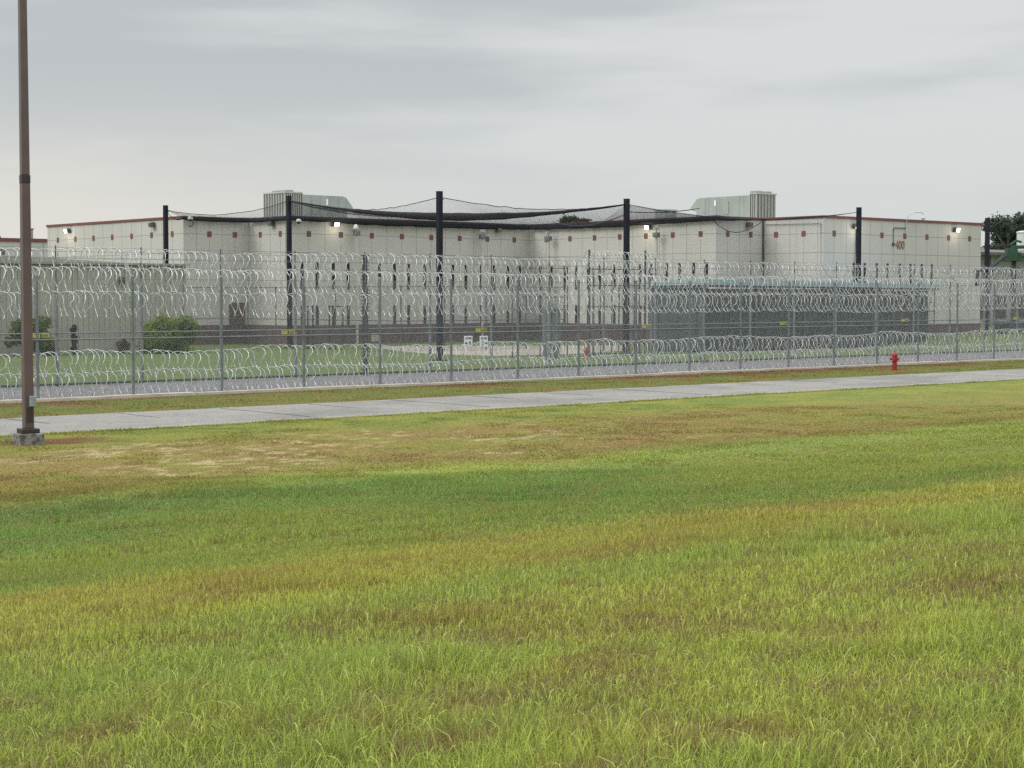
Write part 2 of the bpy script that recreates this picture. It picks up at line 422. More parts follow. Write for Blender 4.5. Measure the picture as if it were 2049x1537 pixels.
sets = [blades(250000, 3.2, 9.5, .05, .125, .0021, 4), blades(300000, 9.5, 17, .045, .115, .0034, 2), blades(330000, 17, 30, .05, .11, .0055, 2), blades(330000, 30, 50, .04, .07, .010, 2), blades(110000, 0, 0, .05, .11, .010, 2, (5, 92, 41.42, 47.6)), blades(30000, 0, 0, .05, .12, .010, 2, (5, 92, 35.9, 36.5))]
vo = 0; Vs = []; Qs = []; Ts = []; Cs = []
for v, q, t, c in sets: Vs.append(v); Qs.append(q+vo); Ts.append(t+vo); Cs.append(c); vo += len(v)
grass = np_mesh('grass', np.concatenate(Vs), quads=np.concatenate(Qs), tris=np.concatenate(Ts), material='grass', col=np.concatenate(Cs))
tag(grass, kind='stuff')

# ------------------------------------------------------------------ lamp post by the road
lp = atZ(57, 889)
t = thing('lamp_post', (lp.x, lp.y, 0), 'tall bronze square lamp post on a concrete footing beside the road', 'lamp post', rz=R(-8))
mb = MB()
mb.box(-.265, .265, -.265, .265, -.3, .235); mb.build('footing', 'footing', t, bevel=.03)
mb = MB(); mb.box(-.19, .19, -.19, .19, .237, .335); mb.build('base_cover', 'poledark', t, bevel=.015)
mb = MB()
def taper(mb, z0, w0, z1, w1, mi=0):
    vs = [(sx*w, sy*w, z) for z, w in ((z0, w0), (z1, w1)) for sx, sy in ((-1, -1), (1, -1), (1, 1), (-1, 1))]
    mb.add(vs, [(3, 2, 1, 0), (4, 5, 6, 7), (0, 1, 5, 4), (1, 2, 6, 5), (2, 3, 7, 6), (3, 0, 4, 7)], mi)
taper(mb, .337, .100, 5.45, .088); mb.build('shaft', 'pole', t, bevel=.012)
mb = MB(); taper(mb, 5.452, .0925, 5.63, .0925); mb.build('collar', 'poledark', t, bevel=.01)
mb = MB(); taper(mb, 5.632, .084, 12.2, .068); mb.build('upper_shaft', 'pole', t, bevel=.012)
mb = MB(); mb.box(-.01, .13, -.165, -.104, .80, 1.02); mb.build('cover_plate', 'plate', t, bevel=.01)
mb = MB(); mb.box(-.06, .07, -.109, -.1, .46, .78); mb.build('hand_hole', 'poledark', t)
mb = MB(); mb.box(-.9, .9, -.06, .06, 12.05, 12.17); mb.build('arm', 'pole', t)
for s in (-1, 1):
    mb = MB(); mb.box(s*.9-.3, s*.9+.3, -.25, .25, 11.9, 12.3); mb.build('lamp_head', 'pole', t, bevel=.04)

# ------------------------------------------------------------------ fences
def chain_link(name, parent, p0, p1, z0, z1, pitch, r, material):
    p0 = np.array(p0, float); p1 = np.array(p1, float); L = np.linalg.norm(p1-p0); dr = (p1-p0)/L; H = z1-z0
    A = []; B = []; ns = 7
    for sg in (1, -1):
        s = np.arange(-H if sg > 0 else 0, L if sg > 0 else L+H, pitch)
        for i in range(ns):
            a = s+sg*H*i/ns; b = s+sg*H*(i+1)/ns
            ok = (a >= 0) & (a <= L) & (b >= 0) & (b <= L)
            a, b = a[ok], b[ok]
            off = .002*sg
            A.append(np.stack([p0[0]+dr[0]*a-dr[1]*off, p0[1]+dr[1]*a+dr[0]*off, np.full(len(a), z0+H*i/ns)], 1))
            B.append(np.stack([p0[0]+dr[0]*b-dr[1]*off, p0[1]+dr[1]*b+dr[0]*off, np.full(len(b), z0+H*(i+1)/ns)], 1))
    return segs_mesh(name, np.concatenate(A), np.concatenate(B), r, material, parent)
def coil(name, pts0, pts1, rad, pitch, label, wire=.0132, jit=.04, group='rows of razor wire coil', seed=0, z_wave=0.03):
    """concertina: loops pinched together at alternating points round the circle"""
    g = np.random.default_rng(100+seed)
    p0 = np.array(pts0, float); p1 = np.array(pts1, float); L = np.linalg.norm(p1-p0); dr = (p1-p0)/L
    n = int(L/pitch); per = 18; N = n*per
    ph = np.arange(N+1)/per*2*np.pi
    turn = ph/(2*np.pi)
    def wob(sc, s): return vn(turn*sc, turn*0+s, seed+s)-.5
    pv = turn+wob(.30, 3)*1.3+wob(.05, 8)*4.0
    s = pitch*(pv+.10*np.sin(2.5*ph)-.30*np.sin(2*ph)+.17*g.normal(0, 1, n+2)[np.clip(np.round(turn).astype(int), 0, n+1)])
    r = rad*(1+wob(.5, 4)*.22)
    cz = p0[2]+(p1[2]-p0[2])*s/L+wob(.12, 5)*z_wave*3.5; cy = wob(.15, 6)*.12
    side = np.array([-dr[1], dr[0]])
    X = p0[0]+dr[0]*s+side[0]*(cy+r*np.cos(ph)*.95); Y = p0[1]+dr[1]*s+side[1]*(cy+r*np.cos(ph)*.95); Z = cz+r*np.sin(ph)
    P = np.stack([X, Y, Z], 1)
    w = wire*(1+.25*np.sin(np.arange(N)*2.1))
    o = segs_mesh(name, P[:-1], P[1:], w, 'razor')
    return tag(o, label, 'razor wire', group)

OV = 48.0; IV = 55.2
x1036 = atV(1036, 640, OV).x
oposts = [x1036+(3.175 if k < 0 else 3.10)*k for k in range(-10, 17)]
of = thing('perimeter_fence', (oposts[0], OV, 0), 'outer galvanised chain link fence along the pale kerb with arms leaning inward', 'fence')
def child(o, parent): o.parent = parent; o.matrix_parent_inverse = Matrix.Translation(-Vector(parent.location)); return o
o0 = oposts[0]
for i, u in enumerate(oposts):
    mb = MB(); x = u-o0
    mb.tube([(x, 0, -.1), (x, 0, 3.70)], .046, 10); mb.lathe([(.052, 3.68), (.05, 3.73), (.02, 3.77)], 10, (x, 0, 0))
    post = mb.build('post', 'galv', of, smooth=False)
    mb = MB(); a = random.uniform(.74, .82)
    mb.tube([(x, .02, 3.70), (x-.02, a*.92, 3.70+a)], .020, 6)
    mb.build('arm', 'galv', post)
mb = MB(); mb.tube([(0, -.05, 1.82), (oposts[-1]-o0, -.05, 1.82)], .023, 8); mb.build('mid_rail', 'galv', of)
mb = MB(); mb.tube([(0, -.03, 3.64), (oposts[-1]-o0, -.03, 3.64)], .008, 6); mb.build('top_wire', 'galv', of)
mb = MB(); mb.tube([(0, -.04, .08), (oposts[-1]-o0, -.04, .08)], .01, 6); mb.build('bottom_wire', 'galv', of)
for j, f in enumerate((.4, .7, .97)):
    mb = MB(); mb.tube([(0, .75*f, 3.70+.8*f), (oposts[-1]-o0, .75*f, 3.70+.8*f)], .006, 5); mb.build('barbed_wire', 'galv', of)
chain_link('chain_link_mesh', of, (0, -.055), (oposts[-1]-o0, -.055), .06, 3.64, .073, .0014, 'mesh')

xi0, xi1 = atV(113, 640, IV).x, atV(1901, 600, IV).x
sp = (xi1-xi0)/16
iposts = [xi0+sp*k for k in range(-5, 22)]
inf = thing('inner_fence', (iposts[0], IV, 0), 'inner chain link fence behind the gravel strip with thin upright post extensions', 'fence')
i0 = iposts[0]
for u in iposts:
    x = u-i0; mb = MB(); mb.tube([(x, 0, -.1), (x, 0, 3.75)], .055, 10); post = mb.build('post', 'galv', inf)
    mb = MB(); mb.tube([(x, 0, 3.75), (x, 0, 4.86)], .025, 6); mb.build('extension', 'galvdark', post)
Li = iposts[-1]-i0
mb = MB(); mb.tube([(0, -.06, 1.85), (Li, -.06, 1.85)], .023, 8); mb.build('mid_rail', 'galv', inf)
mb = MB(); mb.tube([(0, -.06, .10), (Li, -.06, .10)], .040, 8); mb.build('bottom_rail', 'galvdark', inf)
for z in (3.72, 4.1, 4.45, 4.8):
    mb = MB(); mb.tube([(0, -.03, z), (Li, -.03, z)], .007, 5); mb.build('strand_wire', 'galv', inf)
chain_link('chain_link_mesh', inf, (0, -.07), (Li, -.07), .08, 3.72, .073, .0012, 'mesh')

ua, ub = oposts[0]+.2, oposts[-1]-.2
coil('razor_wire_coil', (ua, OV+.62, .41), (ub, OV+.62, .41), .385, .27, 'bottom row of razor wire lying on the gravel behind the outer fence', seed=1)
coil('razor_wire_coil', (ua, OV+.80, 1.04), (ub, OV+.80, 1.04), .39, .29, 'second row of razor wire, stacked on the row lying on the gravel', seed=2, z_wave=.06)
coil('razor_wire_coil', (ua, OV+.55, 2.84), (ub, OV+.55, 2.84), .39, .29, 'row of razor wire hung just above the mid rail of the outer fence', seed=3)
coil('razor_wire_coil', (ua, OV+.50, 3.58), (ub, OV+.50, 3.58), .39, .29, 'row of razor wire under the slanting arms of the outer fence', seed=4)
coil('razor_wire_coil', (iposts[0]+.2, IV-.42, 4.36), (iposts[-1]-.2, IV-.42, 4.30), .40, .30, 'topmost row of razor wire on the post extensions of the inner fence', seed=5)

# detector posts on the inner fence
def detector_post(px, ztop, label, mt):
    p = atV(px, 640, IV-.25); t = thing('detector_post', (p.x, p.y, 0), label, 'detector post', 'spiked detector posts on the inner fence')
    mb = MB(); mb.tube([(-.07, 0, 0), (-.07, 0, ztop)], .03, 8); mb.tube([(.07, 0, 0), (.07, 0, ztop)], .03, 8); mb.build('upright', mt, t)
    for i in range(int(ztop/.135)):
        z = .25+i*.135
        if z > ztop-.02: break
        mb = MB(); mb.box(-.20, .20, -.02, .02, z, z+.03); mb.build('rung', mt, t)
    return t
detector_post(731, 4.75, 'tall dark detector post with many short rungs among the coils', 'galvdark')
t = detector_post(1403, 3.0, 'shorter pale detector post with rungs left of the blue roof corner', 'galv')

# signs on the inner fence
def text(body, size, loc, parent, material, name='lettering', ext=.003):
    cu = bpy.data.curves.new(name, 'FONT'); cu.body = body; cu.size = size; cu.align_x = 'CENTER'; cu.align_y = 'CENTER'; cu.extrude = ext
    cu.materials.append(M[material]); cu.offset = .004*size/.2 if size < .5 else -.004
    tmp = bpy.data.objects.new(name, cu); COL.objects.link(tmp); dg = bpy.context.evaluated_depsgraph_get(); dg.update()
    me = bpy.data.meshes.new_from_object(tmp.evaluated_get(dg)); me.name = name
    bpy.data.objects.remove(tmp); bpy.data.curves.remove(cu)
    o = bpy.data.objects.new(name, me); COL.objects.link(o); o.location = loc; o.rotation_euler = (R(90), 0, 0); o.parent = parent; return o
def arrow(sx, parent, loc):
    mb = MB(); x, z = loc
    pts = [(x+sx*.075, z), (x, z+.062), (x, z+.025), (x-sx*.055, z+.025), (x-sx*.055, z-.025), (x, z-.025), (x, z-.062)]
    n = len(pts); mb.add([(a, -.022, b) for a, b in pts]+[(a, -.014, b) for a, b in pts], [tuple(range(n)), tuple(range(2*n-1, n-1, -1))]+[(i, (i+1) % n, n+(i+1) % n, n+i) for i in range(n)])
    mb.build('arrow', 'black', parent)
for px, num, sx in ((937, '4', -1), (968, '5', 1)):
    p = atV(px, 683, IV-.13)
    t = thing('zone_sign', (p.x, p.y, p.z), 'white sign reading ZONE %s with an arrow pointing %s' % (num, 'away from the sign reading ZONE 5' if sx < 0 else 'away from the sign reading ZONE 4'), 'sign', 'zone signs on the inner fence')
    mb = MB(); mb.box(-.22, .22, -.012, .012, -.23, .22); mb.build('panel', 'sign', t, bevel=.008)
    text('ZONE', .125, (0, -.016, .12), t, 'black'); text(num, .25, (-sx*.07, -.016, -.08), t, 'black')
    arrow(sx, t, (sx*.12, -.075))
where = ['by the low left bush', 'before the corner net post', 'just above the ZONE signs', 'by the pale end of the covered yard', 'before the middle of the blue roofed yard', 'before the far end of the covered yard', 'at the far right end of the fence']
for i, (px, py) in enumerate(((82, 672), (577, 665), (963, 660), (1294, 653), (1569, 647), (1811, 641), (2034, 637))):
    c = atV(px, py, IV-.12)
    for s, nm in ((-1, 'plain'), (1, 'lettered')):
        t = thing('warning_sign', (c.x+s*.165, c.y, c.z), 'small %s yellow warning sign under the rail %s' % (nm, where[i]), 'warning sign', 'yellow warning signs on the inner fence')
        mb = MB(); mb.box(-.135, .135, -.01, .01, -.075, .075); mb.build('panel', 'yellow', t, bevel=.006)
        mb = MB()
        if s < 0: mb.box(-.11, .11, -.014, -.0115, .045, .06)
        else:
            for k, z in enumerate((.04, .0, -.04)):
                x = -.12
                while x < .1:
                    w = random.uniform(.02, .05); mb.box(x, x+w, -.014, -.0115, z-.012, z+.012); x += w+.018
        mb.build('print', 'black', t)

# ------------------------------------------------------------------ hydrants
def hydrant(loc, label, m1, m2, h=.80):
    t = thing('fire_hydrant', loc, label, 'fire hydrant', 'fire hydrants'); t.rotation_euler[2] = R(-72)
    k = h/.80
    mb = MB(); mb.lathe([(.17, 0), (.17, .05), (.115, .06), (.11, .30), (.112, .33), (.145, .335), (.145, .37), (.12, .375), (.12, .53), (.15, .535), (.15, .57)], 20); mb.build('barrel', m1, t, smooth=False)
    mb = MB(); mb.lathe([(.14, .571), (.135, .62), (.11, .67), (.06, .705), (.035, .71), (.035, .77), (.015, .775)], 20); mb.build('bonnet', m1, t)
    for ax in ((1, 0), (-1, 0), (0, -1)):
        mb = MB(); a = Vector((*ax, 0)); r = .065 if ax[0] else .08
        mb.tube([a*.10+Vector((0, 0, .45)), a*.175+Vector((0, 0, .45))], r*.8, 12); mb.tube([a*.1755+Vector((0, 0, .45)), a*.215+Vector((0, 0, .45))], r, 12)
        mb.tube([a*.2155+Vector((0, 0, .45)), a*.24+Vector((0, 0, .45))], .02, 6)
        mb.build('nozzle', m2, t)
    t.scale = (k*.82, k*.82, k); return t
hp = atZ(1790, 741); hydrant((hp.x, hp.y, 0), 'bright red fire hydrant on the grass before the outer fence', 'red', 'metalcap', .86)
hp = atZ(1173, 719); hydrant((hp.x, hp.y, 0), 'faded pinkish fire hydrant inside the fences by the gate', 'redold', 'redold', .78)

# ------------------------------------------------------------------ the cell block
ZR = 8.36
P = [(58.8, 118), (58.8, 98.9), (63.8, 98.9), (63.8, 94.1), (84.6, 94.1), (84.6, 76.0), (89.3, 76.0), (89.3, 70.96), (107.0, 70.96), (107.0, 118)]
bl = thing('cell_block', (58.8, 98.9, 0), 'large beige concrete panel building with red coping, brick base and slit windows', 'building')
def bparent(o): o.parent = bl; o.location = Vector(o.location)-Vector(bl.location); return o
faces = [(P[i], P[i+1]) for i in range(len(P)-1)]
def fbox(mb, a, b, s0, s1, z0, z1, off, thick, mi=0):
    """slab on the face a->b, from s0 to s1 along it, standing off..off+thick out of the wall"""
    a = Vector((*a, 0)); b = Vector((*b, 0)); d = (b-a).normalized(); nrm = Vector((d.y, -d.x, 0))
    # outward = to the right-hand side when walking the outline from the far left round the front
    nrm = -nrm if nrm.dot(Vector((-1, -1, 0))) < 0 else nrm
    q = [a+d*s0+nrm*off, a+d*s1+nrm*off, a+d*s1+nrm*(off+thick), a+d*s0+nrm*(off+thick)]
    mb.add([(v.x, v.y, z0) for v in q]+[(v.x, v.y, z1) for v in q], [(3, 2, 1, 0), (4, 5, 6, 7), (0, 1, 5, 4), (1, 2, 6, 5), (2, 3, 7, 6), (3, 0, 4, 7)], mi)
mb = MB(); n = len(P)
mb.add([(x, y, -.3) for x, y in P]+[(x, y, ZR-.161) for x, y in P], [(i, (i+1) % n, n+(i+1) % n, n+i) for i in range(n)]+[tuple(range(n, 2*n))])
tile_at = {0: [116, 151, 187, 224, 263, 302, 345], 1: [407+12, 470], 2: [521, 561], 3: [618, 682, 744, 804, 862, 919, 975, 1029],
           4: [1093, 1141, 1190, 1241, 1293, 1347, 1402], 5: [1456, 1502], 6: [1553, 1608], 7: [1669, 1717, 1766, 1811, 1856, 1898, 1940]}
def on_face(i, px, py=480):
    (x0, y0), (x1, y1) = faces[i]
    return atU(px, py, x0) if abs(x0-x1) < 1e-6 else atV(px, py, y0)
def along(i, p):
    (x0, y0), (x1, y1) = faces[i]; return math.hypot(p.x-x0, p.y-y0)
Z1, Z2 = 7.22, 5.98
tiles = []
for i in range(8):
    a, b = faces[i]; L = math.hypot(b[0]-a[0], b[1]-a[1])
    for z in (Z1, Z2): fbox(mb, a, b, .02, L-.02, z-.014, z+.014, .002, .004, 1)
    ss_ = sorted(along(i, on_face(i, px)) for px in tile_at[i]); 
    stp = (ss_[-1]-ss_[0])/(len(ss_)-1)
    reg = [ss_[0]+stp*k for k in range(len(ss_))]; tiles.append(reg)
    k = reg[0]
    while k-stp/2 > .3: k -= stp/2
    while k < L-.2:
        fbox(mb, a, b, k-.011, k+.011, 1.27, ZR-.25, .003, .004, 1); k += stp/2
bparent(mb.build('wall', ['wall', 'joint']))
mb = MB()
for i in range(9):
    a, b = faces[i]; L = math.hypot(b[0]-a[0], b[1]-a[1]); fbox(mb, a, b, -.06 if i in (0, 2, 4, 6) else .055, L+.0 if i in (0, 2, 4, 6) else L+.06, ZR-.16, ZR, -.35, .42)
bparent(mb.build('coping', 'coping'))
mb = MB()
for i in range(9):
    a, b = faces[i]; L = math.hypot(b[0]-a[0], b[1]-a[1]); fbox(mb, a, b, .001, L-.001, -.3, 1.26, 0.001, .035)
bparent(mb.build('brick_base', 'brick'))
mb = MB(); mb.add([(x, y, ZR-.17) for x, y in P], [tuple(range(n))]); bparent(mb.build('roof', 'roof'))
for i in range(8):
    a, b = faces[i]
    for s in tiles[i]:
        mb = MB(); fbox(mb, a, b, s-.17, s+.17, Z1-.18, Z1+.18, .004, .012); bparent(mb.build('accent_tile', 'tile'))
win = {3: [604.5, 634.5, 667, 696.5, 728, 759.5, 789.5, 817.5, 850, 880, 906, 932, 963, 988.5, 1016, 1040],
       4: [1081.5, 1103.5, 1130, 1153, 1177, 1200, 1229.5, 1255, 1281, 1303.5, 1334, 1360, 1388, 1414],
       7: [1708, 1730, 1754, 1775.5, 1800, 1821.5, 1844, 1864]}
for i, xs in win.items():
    a, b = faces[i]
    for px in xs:
        s = along(i, on_face(i, px, 560))
        for z0, z1 in (((3.62, 5.36),) if i == 7 else ((3.62, 5.36), (1.275, 2.55))):
            mb = MB(); fbox(mb, a, b, s-.12, s+.12, z0, z1, -.1, .112, 0); fbox(mb, a, b, s-.085, s+.085, z0+.05, z1-.05, .0125, .004, 1)
            bparent(mb.build('window', ['frame', 'dark']))
mb = MB(); a, b = faces[1]; s0 = along(1, on_face(1, 457)); s1 = along(1, on_face(1, 488))
fbox(mb, a, b, s0, s1, 0, 2.72, .04, .06); d_ = bparent(mb.build('door', 'brick')); 
# downpipe and conduits
def pipe_on(i, pix, r, material, off=.08, name='conduit'):
    (x0, y0), (x1, y1) = faces[i]; pts = []
    for px, py in pix:
        p = on_face(i, px, py); 
        if abs(x0-x1) < 1e-6: p.x = x0-off
        else: p.y = y0-off
        pts.append(p)
    m_ = MB(); m_.tube(pts, r, 7); return bparent(m_.build(name, material))
pipe_on(6, [(1529, 440), (1529, 600)], .05, 'galvdark', .1, 'downpipe')
pipe_on(6, [(1534, 450), (1644, 447.5), (1644, 600)], .022, 'galvdark')
pipe_on(2, [(588-14, 447), (574, 560)], .015, 'galvdark')
pipe_on(7, [(1711, 458), (1708, 540)], .02, 'galvdark')
nm = on_face(7, 1800.5, 491); tx = text('400', .82, (nm.x, 70.96-.02, nm.z), None, 'number', 'building_number', .02)
bparent(tx); tx.scale = (.82, 1, 1)

# lamps and cameras on its walls
def frame_on(i, px, py):
    (x0, y0), (x1, y1) = faces[i]; p = on_face(i, px, py); rz = R(-90) if abs(x0-x1) < 1e-6 else 0
    return p, rz                                            # local -Y points out of the wall
lamp_src = {}
def wall_lamp(i, px, py, label, lit):
    p, rz = frame_on(i, px, py)
    if lit in lamp_src: t = dup(lamp_src[lit], p, label, rz)
    else:
        t = thing('wall_lamp', p, label, 'wall lamp', 'floodlights on the cell block', rz); lamp_src[lit] = t
        mb = MB(); mb.box(-.12, .12, -.10, 0, -.12, .12); mb.build('bracket', 'lampbody', t, bevel=.01)
        mb = MB()
        vs = [(-.21, -.10, .19), (.21, -.10, .19), (.21, -.36, .12), (-.21, -.36, .12), (-.21, -.10, -.17), (.21, -.10, -.17), (.21, -.30, -.17), (-.21, -.30, -.17)]
        mb.add(vs, [(0, 1, 2, 3), (7, 6, 5, 4), (0, 4, 5, 1), (1, 5, 6, 2), (2, 6, 7, 3), (3, 7, 4, 0)]); mb.build('housing', 'lampbody', t, bevel=.015)
        mb = MB()
        lz = [(-.18, -.37, .10), (.18, -.37, .10), (.18, -.312, -.16), (-.18, -.312, -.16)]
        mb.add(lz+[(x*.9, y-.035, z*.9-.004) for x, y, z in lz], [(0, 1, 5, 4), (1, 2, 6, 5), (2, 3, 7, 6), (3, 0, 4, 7), (4, 5, 6, 7), (3, 2, 1, 0)]); mb.build('lens', 'lit' if lit else 'lamplens', t)
        if lit:
            L = bpy.data.lights.new('bulb', 'POINT'); L.energy = 14; L.color = (1, .90, .70); L.shadow_soft_size = .12
            lo = bpy.data.objects.new('bulb', L); COL.objects.link(lo); lo.parent = t; lo.location = (0, -.62, -.22)
    return t
wall_lamp(0, 140, 462, 'lit floodlight on the end wall beyond the metal shed', True)
wall_lamp(3, 668, 449, 'lit floodlight glowing under the net band, right of the dark corner post', True)
wall_lamp(4, 1301, 455, 'lit floodlight beside the middle net post at the right', True)
wall_lamp(7, 1708, 453, 'lit floodlight half hidden by the net post left of the number 400', True)
wall_lamp(7, 1909, 460, 'lit floodlight at the far right of the wall numbered 400', True)
wall_lamp(0, 309, 450, 'unlit dark floodlight on the end wall beside the leftmost net post', False)
wall_lamp(2, 548, 447, 'unlit dark floodlight on the narrow return wall under the left rooftop unit', False)
wall_lamp(3, 994, 460, 'unlit dark floodlight near the inner corner of the cell block', False)
wall_lamp(5, 1495, 450, 'unlit dark floodlight under the drooping loop of net', False)
def dome_camera(i, px, py, label):
    p, rz = frame_on(i, px, py)
    t = thing('dome_camera', p, label, 'camera', 'dome cameras on the cell block', rz)
    mb = MB(); mb.tube([(0, 0, .1), (0, -.35, .12), (0, -.42, .06)], .03, 8); mb.build('arm', 'white', t)
    mb = MB(); mb.lathe([(.06, .10), (.16, .06), (.18, 0), (.17, -.08)], 14, (0, -.42, 0)); mb.build('housing', 'white', t)
    mb = MB(); mb.lathe([(.15, -.081), (.13, -.15), (.07, -.20), (.02, -.21)], 14, (0, -.42, 0)); mb.build('dome', 'dark', t)
    return t
t = dome_camera(1, 374, 437, 'white dome camera with a cable loop at the left front corner')
mb = MB(); mb.tube([(.12+.26*math.cos(a)+.1, -.06, -.2+.30*math.sin(a)) for a in [k*math.pi/7-1.9 for k in range(10)]], .025, 6); mb.build('cable_loop', 'galvdark', t)
dome_camera(3, 590, 442, 'white dome camera just right of the dark corner net post')
def camera_mast(i, px, py, label, kind):
    p, rz = frame_on(i, px, py)
    off = .55
    base = p.copy(); base.z = 0
    t = thing('camera_mast', base, label, 'camera mast', 'camera masts before the cell block', rz); H = p.z
    mb = MB(); mb.tube([(0, -off, 0), (0, -off, H-.35)], .085, 10); mb.build('pipe', 'wall', t)
    mb = MB(); mb.box(-.20, .20, -off-.16, -off+.16, H-.55, H-.28); mb.build('junction_box', 'galv', t, bevel=.02)
    mb = MB(); mb.box(-.42, .30, -off-.05, -off+.05, H-.28, H-.22); mb.build('cross_arm', 'galv', t)
    mb = MB()
    if kind: 
        mb.lathe([(.05, .16), (.12, .10), (.17, 0), (.19, -.12)], 12, (-.08, -off, H+.02)); mb.build('hood', 'white', t)
    else:
        mb.tube([(-.02, -off, H-.22), (-.02, -off, H-.08)], .04, 8); mb.box(-.13, .11, -off-.22, -off+.10, H-.08, H+.10); mb.build('camera', 'hvaclight', t)
    return t
camera_mast(3, 704, 455, 'mast with a white hooded head right of the glowing floodlight', True)
camera_mast(3, 955, 463, 'mast with a small camera near the inner corner, left wing', False)
camera_mast(4, 1109, 467, 'mast with a small camera just right of the inner corner', False)
camera_mast(4, 1325, 459, 'mast with a small camera right of the middle right net post', False)
# goose neck
p, rz = frame_on(7, 1812, 457)
t = thing('gooseneck_camera', p, 'gooseneck camera arm rising over the coping above the number 400', 'camera')
mb = MB(); k = 124/3480*.98
mb.tube([(0, -.06, -.2), (0, -.06, 0), (.02, -.10, .75), (.12, -.3, 1.0), (.30, -.5, 1.08), (.95, -.6, 1.08), (1.08, -.62, 1.0), (1.1, -.62, .85)], .035, 8); mb.build('arm', 'white', t)
mb = MB(); mb.lathe([(.05, .22), (.13, .10), (.15, 0), (.08, -.1)], 12, (1.1, -.62, .68)); mb.build('dome', 'white', t)
mb = MB(); mb.tube([(0, -.05, .0), (-1.34, -.05, .0), (-1.40, -.05, -.1), (-1.40, -.05, -1.05)], .028, 7); mb.build('conduit', 'galvdark', t)
mb = MB(); mb.box(-1.50, -1.30, -.12, -.0, -1.2, -1.03); mb.build('junction_box', 'galvdark', t)

# ------------------------------------------------------------------ rooftop units
def hvac(loc, rz, length, depth, h, label, mirror=1, share=.26):
    """long cabinet: louvred condenser end at x=0, sloped intake hood at the far end; -Y is the long front"""
    t = thing('rooftop_unit', loc, label, 'air handler', 'large rooftop air handlers', rz)
    m = mirror; X = lambda a: m*a
    mb = MB(); mb.box(*sorted((X(.02), X(length*.98))), .1, depth-.1, -.35, .1); mb.build('curb', 'hvacdark', t)
    lc = length*share
    mb = MB(); mb.box(*sorted((X(lc), X(length*.88))), 0, depth, .1, h*.94)
    for k in range(4):
        x = lc+(length*.88-lc)*(k+.9)/4.4; mb.box(*sorted((X(x), X(x+.03))), -.02, -.001, .12, h*.93)
    mb.build('cabinet', 'hvac', t)
    mb = MB(); mb.box(*sorted((X(.03), X(lc-.002))), .03, depth-.03, .1, h*.97); mb.build('coil', 'hvacdark', t)
    mb = MB()
    nf = 8 if share > .2 else 3
    for k in range(nf+1):
        x = lc*k/nf; mb.box(*sorted((X(x), X(x+.05))), -.02, .028, .1, h)
    for k in range(int(depth/.32)+1):
        y = min(k*.32, depth-.06); mb.box(*sorted((X(-.02), X(.028))), y, y+.07, .1, h)
    mb.box(*sorted((X(-.03), X(lc))), -.03, depth+.02, h*.97+.002, h*1.02); mb.build('louvres', 'hvaclight', t)
    for k in range(2):
        mb = MB(); mb.lathe([(.42, 0), (.42, .12), (.36, .16)], 16, (X(max(lc*.5, .5)), depth*(.28+.45*k), h*1.02+.003)); mb.build('fan', 'hvac', t)
    mb = MB(); x0, x1, x2 = X(length*.882), X(length*.93), X(length*1.04)
    prof = [(x0, h*.20), (x0, h*.93), (x1, h*.90), (x2, h*.55), (x1, h*.42), (X(length*.96), .15), (x0, .15)]
    nn = len(prof); mb.add([(x, .02, z) for x, z in prof]+[(x, depth-.02, z) for x, z in prof], [tuple(range(nn)), tuple(range(2*nn-1, nn-1, -1))]+[(i, (i+1) % nn, nn+(i+1) % nn, nn+i) for i in range(nn)])
    mb.build('intake_hood', 'hvac', t)
    mb = MB(); x = lc+(length*.62-lc); mb.box(*sorted((X(x), X(x+.14))), -.022, -.001, h*.62, h*.82); mb.build('label_plate', 'sign', t)
    mb = MB(); mb.box(*sorted((X(x-1.2), X(x-.7))), -.05, -.001, h*.3, h*.75); mb.build('access_door', 'hvac', t)
    return t
hvac((67.4, 100.0, 8.25), 0, 5.6, 2.6, 2.05, 'large grey rooftop air handler at the left, behind the dark corner net post')
hvac((91.0, 78.1, 8.25), R(-90), 5.9, 2.1, 1.92, 'large grey rooftop air handler at the right with its sloped hood facing the middle', mirror=-1, share=.09)
b = atD(1332, 429, 128); t = thing('vent_box', (b.x, b.y, 8.2), 'plain grey box on the roof left of the right hand air handler', 'vent')
mb = MB(); mb.box(-.62, .62, -.5, .5, 0, 1.25); mb.build('casing', 'hvac', t, bevel=.03)
mb = MB(); mb.box(-.68, .68, -.56, .56, 1.251, 1.33); mb.build('cap', 'hvac', t)

# ------------------------------------------------------------------ net posts and the overhead net
posts = {}
def net_post(px, ybase, ytop, label, depth=None):
    p = atZ(px, ybase) if depth is None else atD(px, 600, depth); q = ray(px, ytop); d = p.x/q.x if abs(p.x) > 1 else 1
    ztop = CAM_H+q.z*(math.hypot(p.x, p.y)/math.hypot(q.x, q.y))
    t = thing('net_post', (p.x, p.y, 0), label, 'post', 'dark steel posts carrying the net')
    mb = MB(); mb.box(-.12, .12, -.12, .12, -.2, ztop); mb.build('shaft', 'navy', t, bevel=.008)
    mb = MB(); mb.box(-.125, .125, -.125, .125, ztop+.001, ztop+.03); mb.build('cap', 'navy', t)
    mb = MB(); mb.box(-.26, .26, -.26, .26, .0, .06); mb.build('base_plate', 'navy', t)
    mb = MB(); mb.tube([(.12, 0, ztop-.35), (.26, 0, ztop-.35)], .03, 6); mb.build('eye_bolt', 'galv', t)
    posts[px] = Vector((p.x, p.y, ztop)); return t
net_post(333, 0, 412, 'dark net post rising behind the metal shed, leftmost of the posts', 108)
net_post(580, 697, 393, 'dark net post before the left rooftop air handler')
net_post(880, 722, 384, 'tallest dark net post, in the middle before the net peak')
net_post(1253, 712, 399, 'dark net post left of the pale end of the covered yard')
